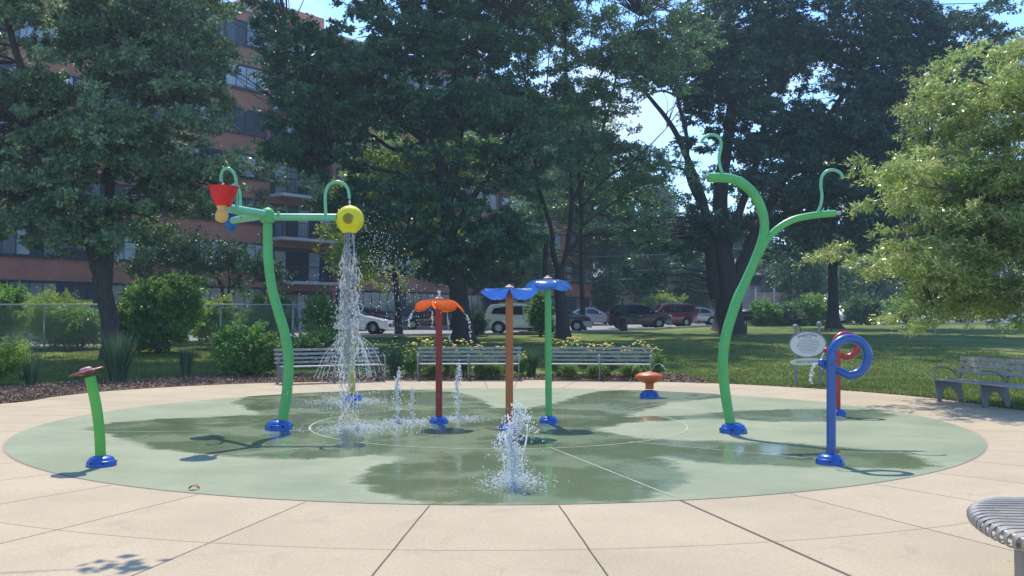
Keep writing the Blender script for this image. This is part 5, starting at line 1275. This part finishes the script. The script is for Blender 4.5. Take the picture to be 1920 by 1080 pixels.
tree('straight_oak_tree', 'dark tree with straight upright trunk at the right beside the picnic table', 'tree', 1564, 66,
  [([(1562, 612), (1562, 590), (1562, 530), (1560, 450), (1565, 350), (1580, 240), (1600, 120)], .52, .12), ([(1562, 450), (1610, 380), (1680, 320), (1750, 280)], .2, .05), ([(1561, 470), (1510, 420), (1470, 400)], .16, .05)],
  [(1600, 450, 110, 55, 0), (1660, 340, 120, 90, 0), (1560, 340, 100, 70, 0), (1740, 220, 100, 90, 0), (1500, 460, 80, 40, 0), (1760, 100, 90, 80, 0), (1720, 430, 90, 70, 0), (1640, 200, 120, 90, 0), (1800, 330, 90, 90, 0)],
  M['lf_dark'], M['bark'], 800, 150, .23, .85, bough=8, twig_r=.02)
# near willow oak on the right
tree('willow_oak_tree', 'near yellow-green willow oak with narrow leaves hanging over the right edge', 'tree', 2010, 18.5,
  [([(2010, 752), (2008, 600), (2005, 450), (2000, 250), (1995, 50), (1990, -150)], .17, .05), ([(2006, 520), (1940, 470), (1850, 450), (1760, 440), (1700, 442)], .06, .012, (0, -.4)), ([(2003, 400), (1920, 330), (1830, 300), (1740, 270)], .06, .012, (0, .5)),
   ([(2000, 300), (1930, 200), (1850, 160), (1790, 130)], .06, .012, (0, -.5)), ([(2008, 600), (1930, 560), (1850, 560), (1750, 570)], .05, .01, (0, .3)), ([(1998, 200), (1960, 100), (1930, 30)], .05, .012), ([(2000, 350), (1900, 380), (1810, 360), (1730, 350)], .05, .01, (0, -1.2))],
  [(1784, 330, 45, 24, 0), (1749, 350, 40, 16, -.5), (1804, 160, 30, 22, 0), (1834, 150, 50, 30, 0), (1870, 190, 80, 80, 0), (1824, 240, 90, 40, .4), (1830, 330, 100, 70, 0), (1769, 445, 70, 34, 0), (1814, 430, 100, 60, .5), (1880, 440, 100, 90, 0), (1774, 520, 80, 40, 0), (1860, 560, 90, 45, .5), (1940, 300, 100, 120, 0), (1950, 110, 70, 60, 0), (2050, 250, 120, 220, 0), (2080, 450, 110, 130, 0), (1930, 540, 80, 60, 0), (1804, 570, 50, 22, 0), (1744, 505, 30, 14, 0), (1715, 352, 40, 14, -.5), (1700, 470, 45, 24, 0), (1740, 340, 40, 16, 0)],
  M['lf_oak'], M['bark2'], 1250, 150, .10, .34, bough=6, aspect=.28, up=.7, bright=.25, spray=7, twig_r=.004, droop=.12, ysc=1.0)
# small layered dogwood in front of the brick wall
tree('dogwood_tree', 'small dark layered tree in front of the brick block behind the big round bush', 'tree', 425, 43.5,
  [([(425, 625), (422, 580), (415, 540), (400, 510), (370, 490)], .10, .03), ([(420, 560), (450, 520), (480, 490)], .06, .02), ([(422, 575), (430, 530), (425, 480)], .06, .02)],
  [(300, 475, 55, 12, 0), (350, 455, 50, 10, 0), (375, 490, 70, 14, .5), (420, 470, 55, 12, 0), (460, 500, 60, 14, 0), (330, 505, 60, 12, 0), (430, 530, 60, 14, 0), (480, 465, 30, 12, 0), (510, 510, 30, 20, 0), (270, 500, 35, 14, 0)],
  M['lf_bgdark'], M['bark'], 150, 130, .12, .45, twig_r=.008, up=0)

# shrubs -------------------------------------------------------------
def shrub(name, label, cat, px, top, base, hw, Y, lmat, ncl, per, ls, clr, group=None, lumps=None, **kw):
    b = T(px, Y); t = thing(name, label, cat, tuple(b), group); k = Y/F; zt = P(px, top, Y).z; h = zt-b.z
    mb = MB(); skel = []
    for i in range(6):
        a = random.uniform(0, 2*pi); e = b+Vector((cos(a)*hw*k*.5, sin(a)*hw*k*.4, h*.6)); pts = [b+Vector((cos(a)*.05, sin(a)*.05, -.05)), b.lerp(e, .4)+Vector((0, 0, h*.1)), e]; mb.tube(pts, [.03, .022, .012], 6); skel += pts[1:]
    mb.build('stems', M['stem'], t, smooth=True)
    lb = []
    for i in range(lumps or 7):
        a = 2*pi*i/(lumps or 7)+random.random()*.5; q = random.uniform(.35, .6)
        lb.append((b+Vector((cos(a)*hw*k*q, sin(a)*hw*k*q*.8, h*random.uniform(.32, .68))), hw*k*.50, hw*k*.45, h*.30))
    lb.append((b+Vector((0, 0, h*.5)), hw*k*.75, hw*k*.7, h*.46))
    crown('foliage', t, lb, ncl, per, ls, clr, lmat, None, **kw)
    return t
g = 'hedge bushes along the chain-link fence'
shrub('bush', 'bushy dark green shrub at the far left behind the fence', 'bush', 0, 530, 650, 48, 39.2, M['lf_bush'], 150, 110, .11, .38, g)
shrub('bush', 'feathery yellow-green shrub behind the fence, left of the leaning trunk', 'bush', 100, 543, 655, 82, 39.4, M['lf_lime'], 260, 130, .10, .38, g, aspect=.3, up=.7)
shrub('bush', 'drooping mid green shrub filling the fence left of the trunk', 'bush', 150, 575, 655, 60, 38.9, M['lf_bush'], 150, 120, .10, .35, g, droop=.4)
shrub('bush', 'big round bush with bright top right of the leaning trunk', 'bush', 297, 516, 660, 84, 36.4, M['lf_bush'], 420, 150, .125, .36, g, up=.4)
shrub('bush', 'pale green shrub behind the fence right of the big round bush', 'bush', 405, 560, 650, 42, 39.2, M['lf_lime'], 120, 110, .10, .34, g)
shrub('bush', 'leafy green shrub behind the green bucket tower post', 'bush', 500, 540, 650, 52, 39.4, M['lf_bush'], 190, 120, .12, .38, g)
shrub('sapling', 'small dark sapling left of the falling bucket water', 'tree', 597, 546, 640, 27, 36.5, M['lf_bush'], 110, 110, .11, .3, None, up=.5)
shrub('bush', 'low spreading green shrub row behind the left bench', 'bush', 590, 622, 660, 70, 30.5, M['lf_bush'], 200, 110, .08, .25, None, lumps=9)
shrub('bush', 'dense round green bush in the mulch bed left of the green bucket tower post', 'bush', 466, 611, 706, 62, 26.6, M['lf_bush'], 330, 130, .075, .24, None)
shrub('bush', 'bright feathery shrub at the left edge of the mulch bed', 'bush', -8, 640, 715, 56, 23.0, M['lf_lime'], 230, 120, .07, .22, None, aspect=.3, up=.6)
shrub('butterfly_bush', 'taller silvery shrub sprigs by the left edge behind the feathery shrub', 'bush', 45, 612, 700, 42, 25.2, M['lf_sweet'], 45, 60, .06, .30, None, aspect=.35, up=1.2)
shrub('sapling', 'small dense evergreen beside the twin-stemmed tree in front of the white car', 'tree', 1014, 545, 630, 21, 49.2, M['lf_bush'], 110, 120, .11, .30)
shrub('rose_bush', 'dark shrub left of the off-white car behind the flower sprayers', 'bush', 892, 585, 628, 24, 49.6, M['lf_bgdark'], 70, 100, .10, .30)
shrub('evergreen_tree', 'dark conical evergreen at the corner of the apartment block', 'tree', 1133, 492, 590, 20, 84, M['lf_bgdark'], 90, 110, .24, .6)
for i, (px, top, hw, Y, m_, lb) in enumerate([
   (1243, 545, 40, 88, 'lf_lime', 'yellow-green bush above the black and red cars'), (1215, 520, 30, 100, 'lf_bg', 'mid green bush behind the dark sign post, beyond the cars'), (1290, 575, 30, 90, 'lf_bush', 'low bush beyond the red car'),
   (1432, 567, 26, 74, 'lf_bush', 'low round bush right of the tall green spray pole'), (1470, 572, 34, 75, 'lf_bg', 'low yellowish round bush left of the straight dark trunk'), (1512, 560, 26, 76, 'lf_bush', 'dark rounded bush nearest the left of the straight trunk'),
   (1535, 556, 20, 78, 'lf_lime', 'lime bush touching the left of the straight trunk'), (1618, 552, 44, 80, 'lf_bg', 'light green bush right of the straight dark trunk'), (1700, 560, 50, 84, 'lf_bush', 'bush beyond the road under the willow oak branches'), (1800, 552, 70, 96, 'lf_bgdark', 'wide dark bush beyond the road at the far right')]):
    shrub('bush', lb, 'bush', px, top, 610, hw, Y, M[m_], 110, 100, .20, .5, 'bushes around the car park')
# background trees -----------------------------------------------------
def bgtree(px, top, bot, hw, Y, m_, lb, ncl=230, ls=.34):
    b = T(px, Y); k = Y/F; zt = P(px, top, Y).z; zb = max(b.z+.6, P(px, bot, Y).z)
    t = thing('tree', lb, 'tree', tuple(b), 'trees beyond the car park')
    tr = smooth3([b+Vector((0, 0, -.2)), b+Vector((.2, 0, (zt-b.z)*.3)), b+Vector((-.2, 0, (zt-b.z)*.75))], 5)
    mb = MB().tube(tr, [.35-.22*i/len(tr) for i in range(len(tr))], 8)
    mb.build('trunk', M['bark'], t, smooth=True); lb_ = []
    for i in range(8):
        a = random.uniform(0, 2*pi); q = random.uniform(.2, .55)
        lb_.append((Vector((b.x+cos(a)*hw*k*q, b.y+sin(a)*hw*k*q, zb+(zt-zb)*random.uniform(.25, .75))), hw*k*.55, hw*k*.5, (zt-zb)*.28))
    crown('crown', t, lb_, ncl, 80, ls, 1.2, M[m_], tr, twigmat=M['bark'], twig_r=.02)
for a in [(1190, 400, 560, 70, 104, 'lf_bgdark', 'distant dark tree behind the power lines'), (1140, 300, 520, 60, 92, 'lf_bg', 'tree rising right of the apartment block corner'), (1255, 420, 560, 60, 98, 'lf_bg', 'distant tree above the red car'),
          (1300, 470, 590, 45, 92, 'lf_bgdark', 'dark distant tree left of the forked trunk'), (1445, 460, 590, 60, 97, 'lf_bg', 'light green distant tree right of the tall green spray pole'), (1505, 450, 585, 50, 92, 'lf_bg', 'light green distant tree left of the straight trunk'),
          (1620, 470, 590, 60, 100, 'lf_bg', 'light green distant tree right of the straight trunk'), (1700, 420, 590, 80, 110, 'lf_bgdark', 'distant dark tree behind the willow oak'), (1400, 420, 560, 60, 118, 'lf_bgdark', 'far tree behind the white sided house'),
          (1820, 380, 590, 100, 115, 'lf_bgdark', 'far dark tree near the right edge'), (1930, 350, 590, 90, 112, 'lf_bg', 'far tree at the very right edge'), (1560, 400, 580, 70, 120, 'lf_bgdark', 'far tree straight behind the straight trunk'), (1340, 430, 590, 60, 122, 'lf_bgdark', 'far tree behind the big forked trunk'),
          (1235, 300, 480, 50, 130, 'lf_bg', 'tallest far tree under the open sky gap')]:
    bgtree(*a)

# ornamental grasses ---------------------------------------------------
def grass_clump(label, px, top, hw, Y, n=520, mat='lf_grassy', group='ornamental grass clumps', tuft=.35, z0=None):
    b = T(px, Y); h = P(px, top, Y).z-b.z; R = hw*Y/F; t = thing('ornamental_grass', label, 'grass clump', tuple(b), group)
    a = RNG.uniform(0, 2*pi, n); q = np.sqrt(RNG.random(n)); H = h*RNG.uniform(.55, 1.02, n); B = np.column_stack([b.x+np.cos(a)*q*R*tuft, b.y+np.sin(a)*q*R*tuft, np.full(n, b.z)])
    out_ = np.column_stack([np.cos(a), np.sin(a), np.zeros(n)])*(q*R*RNG.uniform(.5, 1.0, n))[:, None]*(1-tuft*.5); w_ = RNG.uniform(.006, .011, n); sd_ = np.column_stack([-np.sin(a+RNG.normal(0, .8, n)), np.cos(a), np.zeros(n)])
    V = []; K = 5
    for i in range(K):
        u = i/(K-1); c = B+out_*(u**1.9)[None] if False else B+out_*(u**1.9); c = c.copy(); c[:, 2] += H*(u-.08*u*u); ww = w_*(1-u**2*.95)
        V += [c-sd_*ww[:, None], c+sd_*ww[:, None]]
    V = np.stack(V, 1).reshape(-1, 3); base_ = (np.arange(n)*2*K)[:, None]
    Fq = np.concatenate([np.stack([base_+2*i, base_+2*i+1, base_+2*i+3, base_+2*i+2], -1).reshape(-1, 4) for i in range(K-1)])
    np_mesh('blades', V, Fq, M[mat], t, rnd=np.tile(RNG.random(n), K-1))
    return t
grass_clump('tall ornamental grass clump in front of the leaning trunk', 224, 608, 42, 24.0, 900)
grass_clump('narrow ornamental grass clump left of the dense round bush', 350, 640, 18, 26.0, 340)
grass_clump('thin ornamental grass clump near the left edge of the lawn', 60, 650, 24, 23.0, 260)
grass_clump('ornamental grass clump between the left and middle bench', 742, 645, 24, 26.2, 560)
grass_clump('ornamental grass clump between the middle and right bench', 996, 645, 22, 26.2, 560)
# yellow coreopsis -----------------------------------------------------
M['fl_yellow'] = leafmat('yellow_petals', (.70, .52, .04), (.85, .75, .20), trans=.3, rough=.6); M['fl_gold'] = leafmat('golden_petals', (.75, .42, .02), (.85, .58, .05), trans=.3, rough=.6)
def flower_plant(label, px, top, hw, Y, nfl, gold=False):
    b = T(px, Y); h = P(px, top, Y).z-b.z; R = hw*Y/F; t = thing('coreopsis_plant', label, 'flowering plant', tuple(b), 'yellow flowering plants behind the benches')
    a = RNG.uniform(0, 2*pi, nfl); q = np.sqrt(RNG.random(nfl)); tops = np.column_stack([b.x+np.cos(a)*q*R, b.y+np.sin(a)*q*R*.7, b.z+h*(1-.35*RNG.random(nfl)**1.6-.1*q)])
    Tt = Tri()
    for p in tops: Tt.tube([Vector((b.x+(p[0]-b.x)*.3, b.y+(p[1]-b.y)*.3, b.z)), Vector((b.x+(p[0]-b.x)*.75, b.y+(p[1]-b.y)*.75, b.z+(p[2]-b.z)*.6)), Vector(p)], .0035, 4)
    v_, f_ = Tt.get(); np_mesh('stems', v_, f_, M['lf_bush'], t, rnd=np.full(len(f_), .4))
    crown('foliage', t, [(b+Vector((0, 0, h*.38)), R*.85, R*.6, h*.36)], 60, 90, .05, .14, M['lf_bush'], None, aspect=.25, up=.6)
    NP = 8; V = []; Fq = []; n0 = 0
    for p in tops:
        c = Vector(p); nr_ = Vector((random.gauss(0, .35), random.gauss(-.3, .35), 1)).normalized(); ax = nr_.orthogonal().normalized(); ay = nr_.cross(ax); r = random.uniform(.030, .050)
        ring_ = []
        for k in range(NP*2): rr_ = r if k % 2 == 0 else r*.72; an = pi*k/NP; ring_.append(c+ax*rr_*cos(an)+ay*rr_*sin(an)-nr_*.006)
        V += [c+nr_*.004]+ring_; m_ = len(ring_); Fq += [(n0, n0+1+k, n0+1+(k+1) % m_) for k in range(m_)]; n0 += m_+1
    np_mesh('flowers', arr(V), np.array(Fq), M['fl_gold' if gold else 'fl_yellow'], t, rnd=np.repeat(RNG.random(len(tops)), NP*2))
sl_ = 'airy plant with pale yellow flowers behind the middle and right benches'
for px, top, hw, Y, n in ((770, 636, 16, 26.0, 22), (800, 628, 20, 26.4, 30), (835, 634, 18, 26.1, 26), (870, 630, 18, 26.3, 28), (905, 640, 18, 26.0, 22), (940, 646, 16, 26.2, 20), (975, 655, 12, 26.0, 14),
   (1045, 634, 18, 26.4, 28), (1075, 628, 20, 26.3, 36), (1105, 638, 18, 26.1, 26), (1140, 640, 18, 26.2, 26), (1175, 646, 18, 26.0, 22), (1205, 634, 20, 26.3, 30), (1232, 648, 10, 25.6, 16)):
    flower_plant(sl_, px, top, hw, Y, n)
sl2 = 'low plant packed with golden flowers under the bench seats'
for px, top, hw, Y, n in ((905, 686, 20, 25.4, 60), (925, 690, 14, 25.5, 34), (1180, 690, 16, 25.5, 34), (1065, 694, 14, 25.5, 22), (1120, 690, 16, 25.5, 18), (812, 692, 14, 25.5, 14)): flower_plant(sl2, px, top, hw, Y, n, True)

# ================================================================== STREET BITS
b = T(1167, 60); t = thing('sign_post', 'dark post with a small sign and a low bin shape beside the black car', 'post', tuple(b))
k = 60/F
MB().box((0, 0, 60*k/2), (.11, .10, 60*k)).build('post', M['trim'], t, local=True); MB().box((-.06, .02, 56*k), (.05, .04, .5)).build('sign_edge', M['galv_light'], t, local=True)
MB().lathe([(.30, 0), (.32, .05), (.32, .75), (.27, .85), (.001, .88)], (0, 0, .0), 14).build('base_bin', M['trim'], t, local=True, smooth=50)
# picnic table
b = T(1524, 58); t = thing('picnic_table', 'dark metal picnic table behind the rules sign', 'picnic table', tuple(b)); mb = MB()
MB().box((0, 0, .76), (2.9, .75, .05)).build('table_top', M['trim'], t, local=True)
for s_ in (-1, 1): MB().box((0, s_*.75, .45), (2.9, .28, .045)).build('seat', M['trim'], t, local=True)
for s_ in (-1, 1): MB().box((s_*.95, 0, .42), (.06, 1.6, .05)).tube([(s_*.95, -.6, 0), (s_*.95, -.2, .74)], .03, 6).tube([(s_*.95, .6, 0), (s_*.95, .2, .74)], .03, 6).build('leg_frame', M['trim'], t, local=True)
# park grill / bin near forked tree
b = T(1399, 57); t = thing('park_grill', 'black park barbecue grill right of the forked trunk', 'grill', tuple(b))
MB().tube([(0, 0, 0), (0, 0, .75)], .05, 8).build('pedestal', M['trim'], t, local=True)
MB().lathe([(.001, -.34), (.30, -.34), (.34, -.3), (.34, .3), (.30, .34), (.001, .34)], (0, 0, 1.0), 16, Matrix.Rotation(radians(90), 3, 'Y'), cap=False).build('firebox', M['trim'], t, local=True, smooth=50)
MB().tube([(-.35, -.38, 1.0), (.35, -.38, 1.0)], .02, 6).build('handle', M['galv'], t, local=True)
# power lines
for i, (pa_, pb_, lb) in enumerate((((1100, 528), (1300, 500), 'pale thick overhead cable right of the apartment block'), ((1100, 512), (1320, 488), 'thin overhead wire above the thick cable'), ((1100, 482), (1330, 466), 'highest thin overhead wire right of the apartment block'))):
    a = P(pa_[0], pa_[1], 88); c = P(pb_[0]+200, pb_[1]-22, 95); m_ = a.lerp(c, .5)-Vector((0, 0, .5)); tag(MB().tube(smooth3([a, m_, c], 10), .045 if i == 0 else .02, 5).build('overhead_wire', M['galv_light'], origin=tuple(a)), lb, 'cable', 'overhead wires')
pA = Vector((37.2, 100, gz(37, 100))); 
print('LEAVES', LEAFCOUNT, 'OBJS', len(bpy.data.objects))

# filler tree in front of the right end of the block
tree('maple_tree', 'mid green tree standing close against the right end of the apartment block', 'tree', 1095, 62,
  [([(1092, 618), (1092, 560), (1088, 480), (1090, 380), (1086, 300)], .22, .06), ([(1090, 430), (1120, 370), (1140, 320)], .09, .03), ([(1090, 400), (1050, 350)], .08, .03)],
  [(1085, 300, 50, 55, 0), (1110, 380, 45, 50, 0), (1060, 370, 50, 50, 0), (1095, 240, 45, 40, 0), (1060, 260, 40, 50, 0), (1130, 300, 40, 50, 0), (1000, 500, 40, 40, 2), (990, 400, 40, 60, 2)],
  M['lf_light'], M['bark'], 260, 120, .19, .85, twig_r=.015)
# street tree out of frame on the left whose twig throws the leafy shadow in the foreground
S = G(212, 1064); hx = 5.0; tw = Vector((S.x-SUNV.x/-SUNV.z*hx, S.y-SUNV.y/-SUNV.z*hx, hx))
b = Vector((-9.0, 7.2, 0)); t = thing('young_maple_tree', 'young deck tree off the left edge, a leafy twig overhanging the foreground', 'tree', tuple(b))
st = smooth3([b, b+Vector((.1, .05, 2.2)), b+Vector((.3, .2, 4.0)), b+Vector((.2, .1, 6.0))], 5); mb = MB().tube(st, [.09-.06*i/len(st) for i in range(len(st))], 10)
br = smooth3([b+Vector((.2, .15, 3.4)), Vector((-6.6, 8.0, 4.5)), Vector((-4.6, 8.8, 4.95)), tw], 6); mb.tube(br, [.03-.026*i/len(br) for i in range(len(br))], 6); mb.build('trunk', M['bark2'], t, smooth=True)
crown('crown', t, [(b+Vector((-.3, -.6, 5.6)), 1.5, 1.5, 1.7)], 130, 90, .10, .35, M['lf_bush'], st, twigmat=M['bark2'], twig_r=.006)
tv = np.repeat([tuple(tw)], 26, 0)+RNG.normal(size=(26, 3))*(.10, .10, .05); v_, f_ = leaf_quads(tv, RNG.normal(size=(26, 3))*(1, 1, .3), RNG.uniform(.10, .17, 26), .75)
np_mesh('leaves', v_, f_, M['lf_bush'], t, rnd=RNG.random(26))
# thin blue haze volume added to lift the shadows and veil the trees
hz = MB().box((0, 60, 19), (700, 300, 42)).build('haze', None, origin=(0, 60, 19)); m, n, b_ = nmat('haze_veil'); n.nodes.remove(b_)
pv = node(n, 'ShaderNodeVolumePrincipled', i_Density=.0008); pv.inputs['Color'].default_value = (.60, .80, 1, 1); pv.inputs['Anisotropy'].default_value = .35
lk(n, pv.outputs[0], n.nodes['Material Output'].inputs['Volume']); hz.data.materials.append(m); tag(hz, 'thin pale blue haze added over the park to lift the shadows', 'haze', kind='stuff')

tree('maple_tree', 'low dark tree filling the space below the limbs of the large maple', 'tree', 935, 66,
  [([(935, 622), (932, 570), (925, 520), (900, 460)], .14, .05), ([(930, 560), (960, 520), (985, 480)], .07, .03), ([(925, 520), (860, 490), (800, 470)], .07, .03)],
  [(930, 500, 70, 50, 0), (860, 480, 70, 50, 0), (985, 480, 40, 50, 0), (900, 430, 80, 40, 0)],
  M['lf_bgdark'], M['bark'], 300, 140, .19, .75, twig_r=.015)
